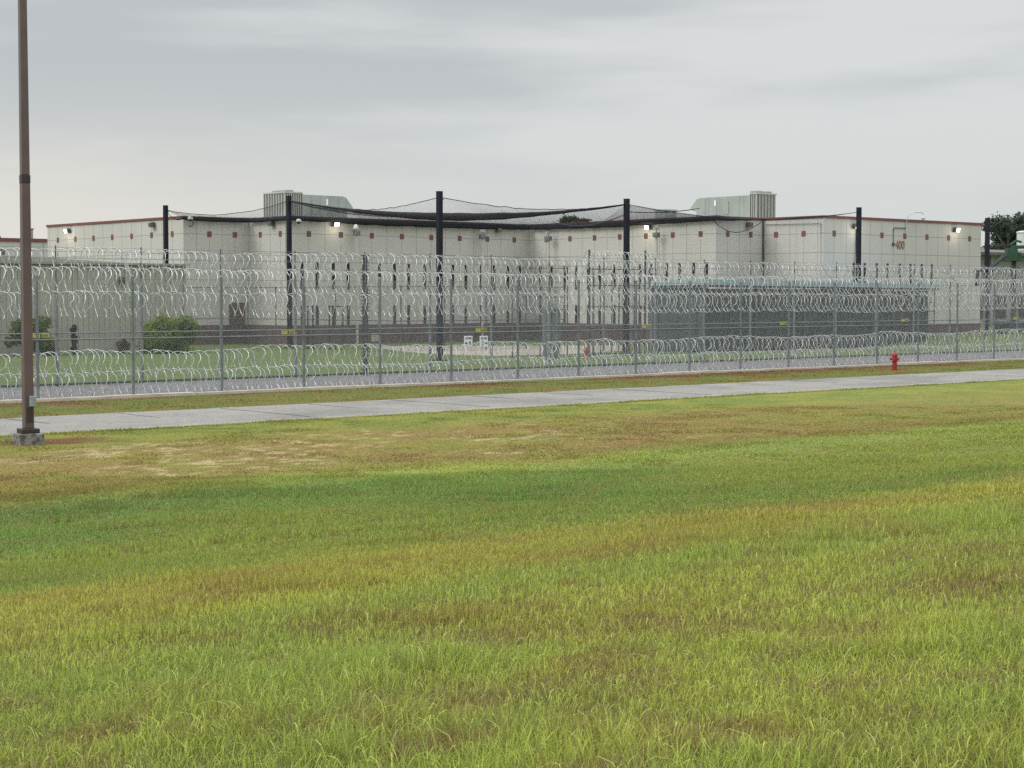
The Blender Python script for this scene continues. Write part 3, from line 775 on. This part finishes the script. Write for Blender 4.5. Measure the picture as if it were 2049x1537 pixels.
net_post(1717, 0, 416, 'dark net post just left of the number 400', 107.5)
net_post(1974, 0, 437, 'dark net post at the right edge beside the green lift', 115.5)

nt = thing('overhead_net', (60, 80, 0), 'black netting stretched between the posts and the cell block roofline', 'net')
N0 = np.array([60, 80, 0.])
def cat(a, b, sag, n=26, wav=0.0, seed=0):
    a = np.array(a, float); b = np.array(b, float); t = np.linspace(0, 1, n)[:, None]
    p = a+(b-a)*t; p[:, 2] -= (sag*4*t*(1-t))[:, 0]
    if wav: p[:, 2] += wav*(np.interp(np.arange(n), np.arange(n), np.random.default_rng(seed).normal(0, 1, n)))*((t*(1-t)*4)[:, 0])
    return p
def resample(p, n):
    d = np.r_[0, np.cumsum(np.linalg.norm(np.diff(p, axis=0), axis=1))]; s = np.linspace(0, d[-1], n)
    return np.stack([np.interp(s, d, p[:, k]) for k in range(3)], 1)
def ruled(ca, cb, sag, step=.11, r=.0009, name='net_panel'):
    la = np.linalg.norm(np.diff(ca, axis=0), axis=1).sum(); lb = np.linalg.norm(np.diff(cb, axis=0), axis=1).sum()
    nU = int(max(la, lb)/step); a = resample(ca, nU); b = resample(cb, nU)
    w = np.linalg.norm(b-a, axis=1).max(); nV = int(w/step)
    t = np.linspace(0, 1, max(nV, 3))
    def surf(ti): 
        g = a[:, None, :]*(1-ti)[None, :, None]+b[:, None, :]*ti[None, :, None]
        g[:, :, 2] -= sag*4*(ti*(1-ti))[None, :]*(np.sin(np.linspace(0, np.pi, nU))[:, None]*.8+.2)
        return g
    A = []; B = []
    g = surf(np.linspace(0, 1, 15)); A.append(g[:, :-1].reshape(-1, 3)); B.append(g[:, 1:].reshape(-1, 3))
    g = surf(t); ix = np.unique(np.linspace(0, nU-1, 26).astype(int)); g = g[ix]
    A.append(g[:-1].reshape(-1, 3)); B.append(g[1:].reshape(-1, 3))
    segs_mesh(name, np.concatenate(A)-N0, np.concatenate(B)-N0, r, 'net', nt)
def band(p, r, name='net_band', flat=.6, seed=0, mt='bunch'):
    g = np.random.default_rng(seed); n = len(p); mb = MB()
    rr = r*np.ones(n) if np.isscalar(r) else np.interp(np.linspace(0, 1, n), np.linspace(0, 1, len(r)), r)
    rr = rr*(1+g.normal(0, .07, n))
    q = p-N0; mb.tube([tuple(v) for v in q], list(rr), 8, flat=flat); return mb.build(name, mt, nt, smooth=True)
p333, p580, p880, p1253, p1717 = [np.array(posts[k])-np.array([0, 0, .25]) for k in (333, 580, 880, 1253, 1717)]
eo = .27; ez = 8.21
A0 = np.array([58.8-eo, 98.9-eo, ez]); A1 = np.array([63.8-eo, 98.9-eo, ez]); C0 = np.array([63.8-eo, 94.1-eo, ez]); CD = np.array([84.6-eo, 94.1-eo, ez-.05]); D1 = np.array([84.6-eo, 76-eo, ez]); E1 = np.array([89.3-eo, 76-eo, ez]); F1 = np.array([89.3-eo, 70.96-eo, ez+.1])
roofline = np.concatenate([cat(A0, A1, .03, 8), cat(A1, C0, .03, 8)[1:], cat(C0, CD, .10, 24, .012, 1)[1:], cat(CD, D1, .10, 24, .012, 2)[1:], cat(D1, E1, .03, 8)[1:], cat(E1, F1, -.02, 8)[1:]])
band(resample(roofline, 110)[:99], [.10]+[.16]*8+[.20]*16+[.17]*6+[.10, .03], seed=1)
band(cat(p333, A0, .28, 12), [.02, .03, .09], seed=2)
seam = cat(p580, p1253, .82, 40)
band(seam, [.03, .06, .12, .19, .22, .20, .13, .06, .03], seed=3)
e1 = cat(p580, p880, .62, 40, .02, 4); e2 = cat(p880, p1253, .42, 40, .02, 5)
e3 = cat(p333, p580, .55, 30, .015, 6); e4 = cat(p1253, p1717, .62, 44, .015, 7)
for k, e in enumerate((e1, e2, e3, e4)): band(e, .018, 'edge_rope', 1.0, seed=10+k, mt='net')
mid = np.concatenate([e1, e2[1:]])
ruled(seam, mid, .25)
rl = resample(roofline, 200)
ruled(e3, rl[:30], .03); ruled(seam, np.concatenate([cat(C0, CD, .1, 24), cat(CD, D1, .1, 24)[1:]]), .05)
ruled(e4, rl[128:], .05)
band(cat(p1253*.3+CD*.7, p1253-np.array([0, 0, .5]), .45, 20), [.01, .05, .04, .02], 'fold', seed=20)
band(cat(p1253-np.array([0, 0, .4]), p1253*.72+p1717*.28-np.array([0, 0, .1]), .12, 20), [.02, .025, .02], 'fold', seed=21)
# loop of net drooping off the roofline before the short return
lo0 = atV(1428, 441, 75.4); lo1 = atV(1524, 441, 75.4)
lp_ = np.array([[lo0.x+(lo1.x-lo0.x)*s, 75.4, lo0.z-(.72*math.sin(math.pi*s**.85))] for s in np.linspace(0, 1, 20)])
band(lp_, .022, 'edge_rope', 1.0, 30, 'net'); ruled(lp_, cat(lo0, lo1, .0, 20), .0, .10, .0018)

# ------------------------------------------------------------------ metal shed at the left
sa = atV(370, 600, 87.4); U1 = sa.x; U0s = 12.0
t = thing('metal_shed', (U1, 87.4, 0), 'grey green ribbed metal shed with a low sloping roof behind the inner fence', 'shed')
ze = 4.86; slope = .0415
mb = MB(); prof = []
L = U1-U0s; x = 0.0
pts = []
while x > -L:
    pts += [(x, 0), (x-.24, 0), (x-.25, -.06), (x-.31, -.06), (x-.32, 0)]; x -= .32
def ztop(x): return ze-x*slope if x > -30 else ze
vs = []
for (px_, py_) in pts: vs += [(px_, py_, -.1), (px_, py_, ztop(px_))]
mb.add(vs, [(2*i, 2*i+1, 2*i+3, 2*i+2) for i in range(len(pts)-1)])
mb.add([(0, .001, -.1), (0, 6, -.1), (0, 6, ze), (0, .001, ze)], [(0, 1, 2, 3)]); mb.build('wall', 'shed', t)
mb = MB(); mb.add([(.25, -.2, ze+.02), (-L, -.2, ztop(-L)+.02), (-L, 6.2, ztop(-L)+.02), (.25, 6.2, ze+.02)]+[(.25, -.2, ze+.14), (-L, -.2, ztop(-L)+.14), (-L, 6.2, ztop(-L)+.14), (.25, 6.2, ze+.14)], [(0, 1, 2, 3), (7, 6, 5, 4), (0, 4, 5, 1), (1, 5, 6, 2), (2, 6, 7, 3), (3, 7, 4, 0)]); mb.build('roof', 'shedtrim', t)
mb = MB(); mb.box(-.12, .02, -.09, -.061, -.1, ze); mb.build('corner_trim', 'shedtrim', t)
b = atV(243, 561, 87.3); t2 = thing('wall_light', (b.x, 87.35, b.z), 'dark box light on the wall of the metal shed', 'wall light')
mb = MB(); mb.box(-.14, .14, -.22, 0, -.16, .16); mb.build('housing', 'darkmetal', t2, bevel=.03)
mb = MB(); mb.box(-.10, .10, -.20, -.02, -.26, -.161); mb.build('lens', 'lamplens', t2)

# low white building far left
t = thing('low_building', (40, 125, 0), 'low white building with red coping at the far left behind the shed', 'building')
mb = MB(); mb.box(-20, 30, 0, 16, -.3, 7.35)
for k in range(26): mb.box(-18+k*1.9, -18+k*1.9+.05, -.006, -.001, 0, 7.3, 1)
mb.build('wall', ['wall', 'joint'], t)
mb = MB(); mb.box(-20.1, 30.1, -.1, 16.1, 7.352, 7.60); mb.build('coping', 'coping', t)
p = atV(4, 504, 125); mb = MB(); mb.box(p.x-40-.28, p.x-40+.22, -.03, -.002, p.z-.2, p.z+.2); mb.build('accent_tile', 'tile', t)
p = atV(68, 466, 128); t = thing('vent_box', (p.x, 129, 7.4), 'small grey vent box on the low building beside the lamp post', 'vent')
mb = MB(); mb.box(-.28, .28, -.3, .3, 0, 1.05); mb.build('casing', 'hvac', t, bevel=.02)
mb = MB(); mb.box(-.33, .33, -.35, .35, 1.051, 1.13); mb.build('cap', 'hvacdark', t)
p = atV(-18, 466, 130); t = thing('intake_hood', (p.x, 131, 7.4), 'dark sloped hood on the low building at the left edge', 'vent')
mb = MB(); mb.add([(-2, -.8, 0), (1.15, -.8, 0), (.35, -.8, 1.5), (-2, -.8, 1.7), (-2, .8, 0), (1.15, .8, 0), (.35, .8, 1.5), (-2, .8, 1.7)], [(0, 1, 2, 3), (7, 6, 5, 4), (1, 5, 6, 2), (2, 6, 7, 3), (3, 7, 4, 0), (0, 4, 5, 1)]); mb.build('hood', 'hvacdark', t)

# ------------------------------------------------------------------ covered yard with pale blue roof
cv0 = atV(1410, 640, 66.3); cv1 = atV(1870, 640, 66.3); ux0, ux1 = cv0.x, cv1.x; W = ux1-ux0; Dp = 4.2
t = thing('covered_yard', (ux0, 66.3, 0), 'long covered yard with pale blue roof edge and dark mesh walls', 'yard shelter')
mb = MB(); mb.add([(-.25, -.3, 3.78), (W+.2, -.3, 3.66), (W+.2, Dp+.3, 3.66), (-.25, Dp+.3, 3.76)]+[(-.25, -.3, 4.12), (W+.2, -.3, 3.92), (W+.2, Dp+.3, 3.90), (-.25, Dp+.3, 4.04)], [(3, 2, 1, 0), (4, 5, 6, 7), (0, 1, 5, 4), (1, 2, 6, 5), (2, 3, 7, 6), (3, 0, 4, 7)]); mb.build('roof', 'blue', t)
mb = MB(); mb.add([(-.2, -.22, 3.66), (W+.3, -.22, 3.55), (W+.3, -.05, 3.55), (-.2, -.05, 3.66), (-.2, -.22, 3.775), (W+.3, -.22, 3.655), (W+.3, -.05, 3.655), (-.2, -.05, 3.775)], [(3, 2, 1, 0), (4, 5, 6, 7), (0, 1, 5, 4), (1, 2, 6, 5), (2, 3, 7, 6), (3, 0, 4, 7)]); mb.build('eave', 'darkmetal', t)
mb = MB(); mb.box(-.15, -.06, -.2, Dp, 3.6, 3.75); mb.build('eave', 'darkmetal', t)
npst = 11
for k in range(npst):
    mb = MB(); x = W*k/(npst-1); mb.tube([(x, .02, -.2), (x, .02, 3.62)], .04, 8); mb.build('post', 'galv', t)
for z in (1.25, 2.2, 2.75):
    mb = MB(); mb.tube([(0, -.03, z), (W, -.03, z-.0)], .022, 6); mb.build('rail', 'galvdark', t)
chain_link('chain_link_mesh', t, (0, -.06), (W, -.06), .02, 3.6, .10, .004, 'meshdark')
mb = MB(); mb.box(.0, W*.975, .10, .13, .05, 3.5); mb.build('privacy_screen', 'screen', t)
mb = MB(); mb.box(.0, .03, .131, Dp-.06, .05, 3.6); mb.build('end_screen', 'screen', t)
mb = MB(); mb.box(0, W, Dp-.05, Dp, .0, 3.6); mb.build('back_wall', 'greywall', t)

# ------------------------------------------------------------------ yard fences, gate and bars inside
def yard_fence(name, pts, h, label, rails, step=3.4, material='meshdark', pr=.035):
    t = thing(name, (*pts[0], 0), label, 'fence')
    o = Vector((*pts[0], 0))
    for (a, b) in zip(pts, pts[1:]):
        a = Vector((*a, 0))-o; b = Vector((*b, 0))-o; L = (b-a).length; n = max(1, round(L/step))
        for k in range(n):
            p = a+(b-a)*k/n; mb = MB(); mb.tube([p, p+Vector((0, 0, h+.05))], pr, 8); mb.build('post', 'galvdark', t)
        for z in rails:
            mb = MB(); mb.tube([a+Vector((0, 0, z)), b+Vector((0, 0, z))], .025, 6); mb.build('rail', 'galvdark', t)
        chain_link('chain_link_mesh', t, (a.x, a.y), (b.x, b.y), .05, h, .11, .0035, material)
    mb = MB(); mb.tube([b, b+Vector((0, 0, h+.05))], pr, 8); mb.build('post', 'galvdark', t)
    return t
yard_fence('yard_fence', [(55.6, 95.4), (60, 93.2), (60, 77.5), (72.6, 77.5)], 3.7, 'dark chain link fence round the exercise yard before the left wing', (3.7, 1.75))
yard_fence('yard_fence', [(59.0, 66.9), (62.4, 66.4)], 4.65, 'short tall chain link panel left of the gate frame', (4.6, 3.1, 2.45), 1.7)
yard_fence('yard_fence', [(66.4, 66.6), (72.6, 66.6)], 3.6, 'chain link panel between the gate frame and the covered yard', (3.6, 2.5, 1.3), 1.5)
# gate frame with razor wire on top
ga = atD(1179, 600, 90); gb = atD(1291, 600, 92)
t = thing('gate_frame', (ga.x, ga.y, 0), 'tall double post gate frame topped by a short razor wire coil', 'gate')
gv = Vector((gb.x-ga.x, gb.y-ga.y, 0)); 
for k in (0, 1):
    mb = MB(); p = gv*k; mb.tube([p, p+Vector((0, 0, 5.55))], [.075, .05], 8); mb.build('post', 'galvdark', t)
    mb = MB(); mb.tube([p+Vector((.30, 0, 0)), p+Vector((.30, 0, 4.6))], .06, 8); mb.build('post', 'galv', t)
for z in (4.55, 3.7, 2.6, 1.5, .15):
    mb = MB(); mb.tube([Vector((0, 0, z)), gv+Vector((0, 0, z))], .035, 6); mb.build('rail', 'galvdark', t)
for k in range(1, 5):
    mb = MB(); p = gv*k/5; mb.tube([p+Vector((0, 0, .1)), p+Vector((0, 0, 4.5))], .03, 6); mb.build('picket', 'galvdark', t)
chain_link('chain_link_mesh', t, (0, -.05), (gv.x, gv.y-.05), .1, 4.5, .11, .0035, 'meshdark')
coil('razor_wire_coil', (ga.x-.7, ga.y+.1, 4.6), (ga.x+.1, ga.y, 4.95), .40, .2, 'short slanting razor wire coil left of the gate frame', seed=8)
coil('razor_wire_coil', (ga.x, ga.y, 5.0), (gb.x+.3, gb.y, 5.0), .45, .24, 'razor wire coil along the top of the gate frame', seed=9)
coil('razor_wire_coil', (gb.x+.2, gb.y, 5.0), (gb.x+1.6, gb.y+.3, 4.4), .42, .24, 'short razor wire coil falling away right of the gate frame', seed=10)
# turnstile cage
c = atZ(1101, 719)
t = thing('turnstile_cage', (c.x, c.y, 0), 'bluish steel turnstile cage standing by the concrete path', 'turnstile')
for sx in (-.36, .36):
    mb = MB(); mb.box(sx-.10, sx+.10, -.1, .1, 0, 2.45); mb.build('post', 'galv', t, bevel=.02)
mb = MB(); mb.box(-.46, .46, -.12, .12, 2.451, 2.62); mb.build('header', 'galv', t, bevel=.02)
mb = MB()
for k in range(9): mb.tube([(-.25, .0, .3+k*.24), (.25, .0, .3+k*.24)], .022, 6)
mb.tube([(0, 0, .05), (0, 0, 2.45)], .05, 8); mb.build('rotor', 'galv', t)
mb = MB(); mb.tube([(.62, 0, 0), (.62, 0, 2.3)], .05, 8); mb.tube([(.62, 0, 2.3), (.46, 0, 2.55)], .04, 8); mb.build('side_post', 'galv', t)
# exercise bars
def bars(px0, px1, D, label):
    a = atD(px0, 640, D); b = atD(px1, 640, D)
    t = thing('exercise_bar', (a.x, a.y, 0), label, 'exercise bar', 'exercise bars in the yard')
    d = Vector((b.x-a.x, b.y-a.y, 0)); w = d.length; t.rotation_euler[2] = math.atan2(d.y, d.x)
    for x in (0, w):
        mb = MB(); mb.tube([(x, 0, 0), (x, 0, 2.55)], .045, 8); mb.build('upright', 'darkmetal', t)
    mb = MB(); mb.tube([(-.06, 0, 2.55), (w+.06, 0, 2.55)], .04, 8); mb.build('bar', 'darkmetal', t)
    for x in (0, w):
        mb = MB(); mb.box(x-.05, x+.05, -.5, .5, .0, .06); mb.build('foot', 'darkmetal', t)
    return t
bars(616, 626, 104, 'narrow black exercise bar beside the dark corner net post'); bars(659, 686, 103, 'wide black exercise bar in the yard before the slit windows')
u = atD(751, 672, 108); t = thing('utility_box', (u.x, u.y, 0), 'small tan utility box on a stub post before the brick base', 'utility box')
mb = MB(); mb.box(-.22, .22, -.15, .15, .35, .85); mb.build('casing', 'pad', t, bevel=.03); mb = MB(); mb.tube([(0, 0, 0), (0, 0, .35)], .05, 8); mb.build('stub', 'galv', t)

# ------------------------------------------------------------------ far right: building, tank, green lift
p0 = atD(1935, 600, 150)
t = thing('gabled_building', (p0.x, p0.y, 0), 'grey block building with a brown metal roof edge at the far right', 'building')
mb = MB(); mb.box(-6, 34, 0, 14, -.3, 6.9)
for k in range(10): mb.box(-4+k*3.6, -3.6+k*3.6, -.25, -.002, 0, 6.85)
mb.build('wall', 'greywall', t)
mb = MB(); mb.add([(-6.5, -.9, 6.75), (35, -.9, 6.75), (35, 7, 7.35), (-6.5, 7, 7.35), (-6.5, -.9, 7.0), (35, -.9, 7.0), (35, 7, 7.6), (-6.5, 7, 7.6)], [(3, 2, 1, 0), (4, 5, 6, 7), (0, 1, 5, 4), (1, 2, 6, 5), (2, 3, 7, 6), (3, 0, 4, 7)])
mb.build('roof', 'brownroof', t)
for k in range(8):
    mb = MB(); mb.box(-3.2+k*3.6, -1.2+k*3.6, -.05, -.003, 1.2, 3.4); mb.build('window', 'dark', t)
q = atD(2047, 487, 148); t = thing('roof_tank', (q.x, q.y, 7.05), 'round white tank on the roof above the brown metal edge', 'tank')
mb = MB(); mb.lathe([(.52, 0), (.52, 1.5)], 20); mb.build('barrel', 'white', t); mb = MB(); mb.lathe([(.57, 1.501), (.57, 1.6), (.3, 1.68)], 20); mb.build('lid', 'white', t)
g = atD(2028, 600, 119)
t = thing('boom_lift', (g.x, g.y, .55), 'green boom lift with dark folded arms at the right edge behind the fence', 'lift', rz=-YAW)
mb = MB(); mb.box(-1.1, 1.1, -.7, .7, .35, .9); mb.build('chassis', 'darkmetal', t, bevel=.05)
for sx in (-.8, .8):
    for sy in (-.62, .62):
        mb = MB(); mb.tube([(sx, sy-.13, .38), (sx, sy+.13, .38)], .38, 18); mb.build('wheel', 'rubber', t)
mb = MB(); mb.box(-.13, .13, -.13, .13, .901, 5.0); mb.build('mast', 'darkmetal', t, bevel=.02)
mb = MB(); mb.box(-.70, .50, -.45, .45, 5.0, 5.16); mb.box(-.55, .15, -.38, .38, 5.161, 5.85); mb.box(.151, .42, -.30, .30, 5.161, 5.6); mb.box(-.2, .62, -.30, .30, 5.851, 6.08); mb.tube([(-.3, 0, 6.08), (.15, 0, 6.4), (.5, 0, 6.3)], .09, 8); mb.build('turret', 'green', t, bevel=.05)
for o_ in (0, .32):
    mb = MB(); mb.tube([(-.68, -.3+o_, 5.35+o_*.3), (-1.75, -.3+o_, 4.45)], .09, 6); mb.build('arm', 'darkmetal', t)
mb = MB(); mb.box(-2.6, -1.5, -.45, .45, 4.28, 4.42); mb.box(-2.55, -2.47, -.4, .4, 3.3, 4.27); mb.build('outrigger', 'darkmetal', t)

# ------------------------------------------------------------------ trees and shrubs
def leaves_mesh(name, blobs, n, size, c0, c1, parent, seed):
    g = np.random.default_rng(seed); blobs = np.array(blobs, float)
    w = blobs[:, 3]**2; w /= w.sum(); k = g.choice(len(blobs), n, p=w)
    d = g.normal(0, 1, (n, 3)); d /= np.linalg.norm(d, axis=1, keepdims=True)
    rr = (g.random(n)**.45)*(.8+.35*g.random(n)); rr = np.where(g.random(n) < .10, rr*1.35, rr)
    sq = blobs[k, 4][:, None]*np.array([[0, 0, 1]])+np.array([[1, 1, 0]])
    p = blobs[k, :3]+d*rr[:, None]*blobs[k, 3][:, None]*sq
    a = g.normal(0, 1, (n, 3)); a /= np.linalg.norm(a, axis=1, keepdims=True)
    b = np.cross(a, g.normal(0, 1, (n, 3))); b /= np.linalg.norm(b, axis=1, keepdims=True)
    s = size*(.5+g.random(n))[:, None]
    v = np.stack([p-a*s, p+b*s*.45, p+a*s, p-b*s*.45], 1).reshape(-1, 3)
    q = (np.arange(n)*4)[:, None]+np.arange(4)[None]
    tone = g.random(len(blobs))[k]*.6+g.random(n)*.4
    c = lerp(np.array(c0), np.array(c1), tone[:, None])
    return np_mesh(name, v, quads=q, material='leaf', col=np.repeat(c, 4, axis=0), parent=parent)
def tree(base, h, rad, label, seed, n=5000, c0=(.040, .058, .046), c1=(.085, .11, .08), crown0=.12, group='trees beyond the prison', size=.17):
    g = random.Random(seed); t = thing('tree', base, label, 'tree', group)
    mb = MB(); mb.tube([(0, 0, -.2), (.1, 0, h*.3), (.05, .1, h*.6), (0, 0, h*.85)], [h*.03, h*.024, h*.016, h*.006], 8)
    tr = mb.build('trunk', 'bark', t, smooth=True)
    blobs = []
    mbl = MB()
    for i in range(22):
        a = g.uniform(0, 6.28); f = g.random(); z = h*(crown0+(1-crown0)*f); r = rad*(1-.75*abs(f-.38)**1.3)*g.uniform(.35, .95)
        c = (r*math.cos(a), r*math.sin(a), z-rad*.1); blobs.append((*c, rad*g.uniform(.22, .42), .75))
        if i % 2 == 0: mbl.tube([(0, 0, z*.7), (c[0]*.6, c[1]*.6, z*.88), c], [h*.010, h*.007, h*.003], 5)
    mbl.build('limb', 'bark', t)
    leaves_mesh('crown', blobs, n, size, c0, c1, t, seed)
    return t
def on_ground(px, D): p = atD(px, 620, D); return (p.x, p.y, 0)
tree(on_ground(2016, 185), 11.7, 4.4, 'dark round tree at the right edge beyond the net post', 1, 22000)
tree(on_ground(2058, 190), 11.8, 4.2, 'dark tree cut by the right edge behind the white tank', 2, 22000)
tree(on_ground(1984, 205), 9.6, 3.2, 'lower dark tree just right of the cell block end', 3, 14000)
tree(on_ground(2105, 205), 11.8, 4.5, 'dark tree beyond the right edge of the frame', 4, 12000)
tree(on_ground(1152, 175), 11.3, 2.3, 'tree top showing over the inner corner of the cell block roof', 5, 12000, (.045, .075, .042), (.10, .14, .08))
tree(on_ground(1092, 180), 10.9, 2.2, 'low tree top just left of the taller one over the roof', 6, 10000, (.04, .06, .045), (.08, .11, .075))
def shrub(base, blobs, label, seed, n, c0, c1, size=.10, name='shrub', stem=.04, hs=.8):
    t = thing(name, base, label, 'shrub', None); g = random.Random(seed)
    mb = MB()
    for k in range(4):
        a = g.uniform(0, 6.28); mb.tube([(0, 0, -.05), (.12*math.cos(a), .12*math.sin(a), hs*.4), (.4*math.cos(a)*hs, .3*math.sin(a)*hs, hs)], [stem, stem*.7, stem*.3], 6)
    mb.build('stem', 'bark', t); leaves_mesh('foliage', blobs, n, size, c0, c1, t, seed); return t
g = random.Random(5)
b0 = atV(342, 702, 84.6)
bl_ = [(g.uniform(-1.6, 1.6)*.8, g.uniform(-.7, .7), .35+g.random()*1.35, g.uniform(.38, .58), .95) for _ in range(34)]
shrub((b0.x, b0.y, 0), bl_, 'broad rounded green bush at the corner of the metal shed', 11, 16000, (.06, .12, .028), (.20, .26, .045), .085, hs=1.4)
b1 = atV(62, 706, 85.5)
bl_ = [(g.uniform(-1.35, 1.35)*(1-k/60), g.uniform(-.6, .6), .3+1.6*(k/30), g.uniform(.28, .46), .9) for k in range(30)]
shrub((b1.x, b1.y, 0), bl_, 'low green bush behind the lamp post against the shed', 12, 11000, (.06, .11, .035), (.24, .25, .05), .085, hs=1.2)
b2 = atV(148, 707, 86.4)
bl_ = [(g.uniform(-.05, .05), g.uniform(-.05, .05), .15+1.35*k/16, .12+.04*math.sin(k), 1.0) for k in range(17)]
shrub((b2.x, b2.y, 0), bl_, 'slim dark upright shrub against the shed wall', 13, 3500, (.012, .018, .012), (.03, .04, .025), .05, hs=1.0)
b3 = atV(245, 706, 86.0)
bl_ = [(g.uniform(-.3, .3), g.uniform(-.2, .2), .15+g.random()*.5, .16, 1.0) for k in range(14)]
shrub((b3.x, b3.y, 0), bl_, 'small brown dried shrub left of the broad green bush', 14, 2500, (.10, .07, .05), (.22, .16, .12), .05, hs=.5)

# ------------------------------------------------------------------ camera, light, sky
cam = bpy.data.cameras.new('camera'); co = bpy.data.objects.new('camera', cam); COL.objects.link(co)
co.location = CAM; co.rotation_euler = (R(90)-PITCH, 0, -YAW)
cam.sensor_width = 36; cam.lens = 36*F/2049; cam.clip_end = 6000; cam.clip_start = .1
SC.camera = co
SUN_EL, SUN_AZ = R(38), YAW-R(115)            # azimuth clockwise from +Y: from the left, a little behind
sun = bpy.data.lights.new('sun', 'SUN'); sun.energy = 1.15; sun.angle = R(25); sun.color = (1, .96, .90)
so = bpy.data.objects.new('sun', sun); COL.objects.link(so)
dirv = Vector((math.sin(SUN_AZ)*math.cos(SUN_EL), math.cos(SUN_AZ)*math.cos(SUN_EL), math.sin(SUN_EL)))
so.rotation_euler = (-dirv).to_track_quat('-Z', 'Y').to_euler(); so.location = (0, 0, 60)
w = bpy.data.worlds.new('World'); SC.world = w; w.use_nodes = True
ntw = w.node_tree; N = ntw.nodes; LK = ntw.links.new
bg = N['Background']; bg.inputs['Strength'].default_value = .1
sky = N.new('ShaderNodeTexSky'); sky.sky_type = 'NISHITA'; sky.sun_disc = False; sky.sun_elevation = SUN_EL; sky.sun_rotation = SUN_AZ % (2*math.pi)
tc = N.new('ShaderNodeTexCoord'); sep = N.new('ShaderNodeSeparateXYZ'); LK(tc.outputs['Generated'], sep.inputs[0])
def mapr(sock, a, b, c, d, smooth=True):
    m = N.new('ShaderNodeMapRange'); m.interpolation_type = 'SMOOTHSTEP' if smooth else 'LINEAR'
    for k, v in zip(('From Min', 'From Max', 'To Min', 'To Max'), (a, b, c, d)): m.inputs[k].default_value = v
    LK(sock, m.inputs['Value']); return m.outputs['Result']
def noise(scale, st, det=5, loc=(0, 0, 0)):
    mp = N.new('ShaderNodeMapping'); mp.inputs['Scale'].default_value = st; mp.inputs['Location'].default_value = loc
    mp.inputs['Rotation'].default_value = (R(3), R(-4), 0)
    LK(tc.outputs['Generated'], mp.inputs['Vector']); n = N.new('ShaderNodeTexNoise'); n.inputs['Scale'].default_value = scale; n.inputs['Detail'].default_value = det
    n.inputs['Roughness'].default_value = .5
    LK(mp.outputs['Vector'], n.inputs['Vector']); return n.outputs['Fac']
def mixc(f, a, b):
    m = N.new('ShaderNodeMix'); m.data_type = 'RGBA'
    for k, x in (('A', a), ('B', b)):
        if isinstance(x, tuple): m.inputs[k].default_value = (*x, 1)
        else: LK(x, m.inputs[k])
    if isinstance(f, float): m.inputs['Factor'].default_value = f
    else: LK(f, m.inputs['Factor'])
    return m.outputs['Result']
K = 10.0
cl = mixc(mapr(noise(2.6, (1, 1, 7.0), 6, (.3, .1, .4)), .40, .62, 0, 1), (.715*K, .73*K, .722*K), (.525*K, .556*K, .575*K))
horizon = mapr(sep.outputs['Z'], .02, .14, 1, 0)
warm = N.new('ShaderNodeVectorMath'); warm.operation = 'DOT_PRODUCT'; LK(tc.outputs['Generated'], warm.inputs[0])
la = YAW-R(24); warm.inputs[1].default_value = (math.sin(la), math.cos(la), 0)
wf = mapr(warm.outputs['Value'], .90, 1.0, 0, 1)
hc = mixc(wf, (.665*K, .69*K, .685*K), (.79*K, .765*K, .70*K))
cl = mixc(horizon, cl, hc)
up = mapr(sep.outputs['Z'], .22, .85, 1.0, 3.1)
sc_ = N.new('ShaderNodeVectorMath'); sc_.operation = 'SCALE'; LK(cl, sc_.inputs[0]); LK(up, sc_.inputs['Scale'])
final = mixc(.93, sky.outputs['Color'], sc_.outputs['Vector'])
LK(final, bg.inputs['Color'])
SC.view_settings.view_transform = 'Standard'; SC.view_settings.look = 'None'; SC.view_settings.exposure = 0.0; SC.view_settings.gamma = 1
SC.render.engine = 'CYCLES'
SC.cycles.max_bounces = 6; SC.cycles.diffuse_bounces = 3; SC.cycles.transparent_max_bounces = 8
SC.cycles.use_denoising = False; SC.cycles.sample_clamp_indirect = 3.0
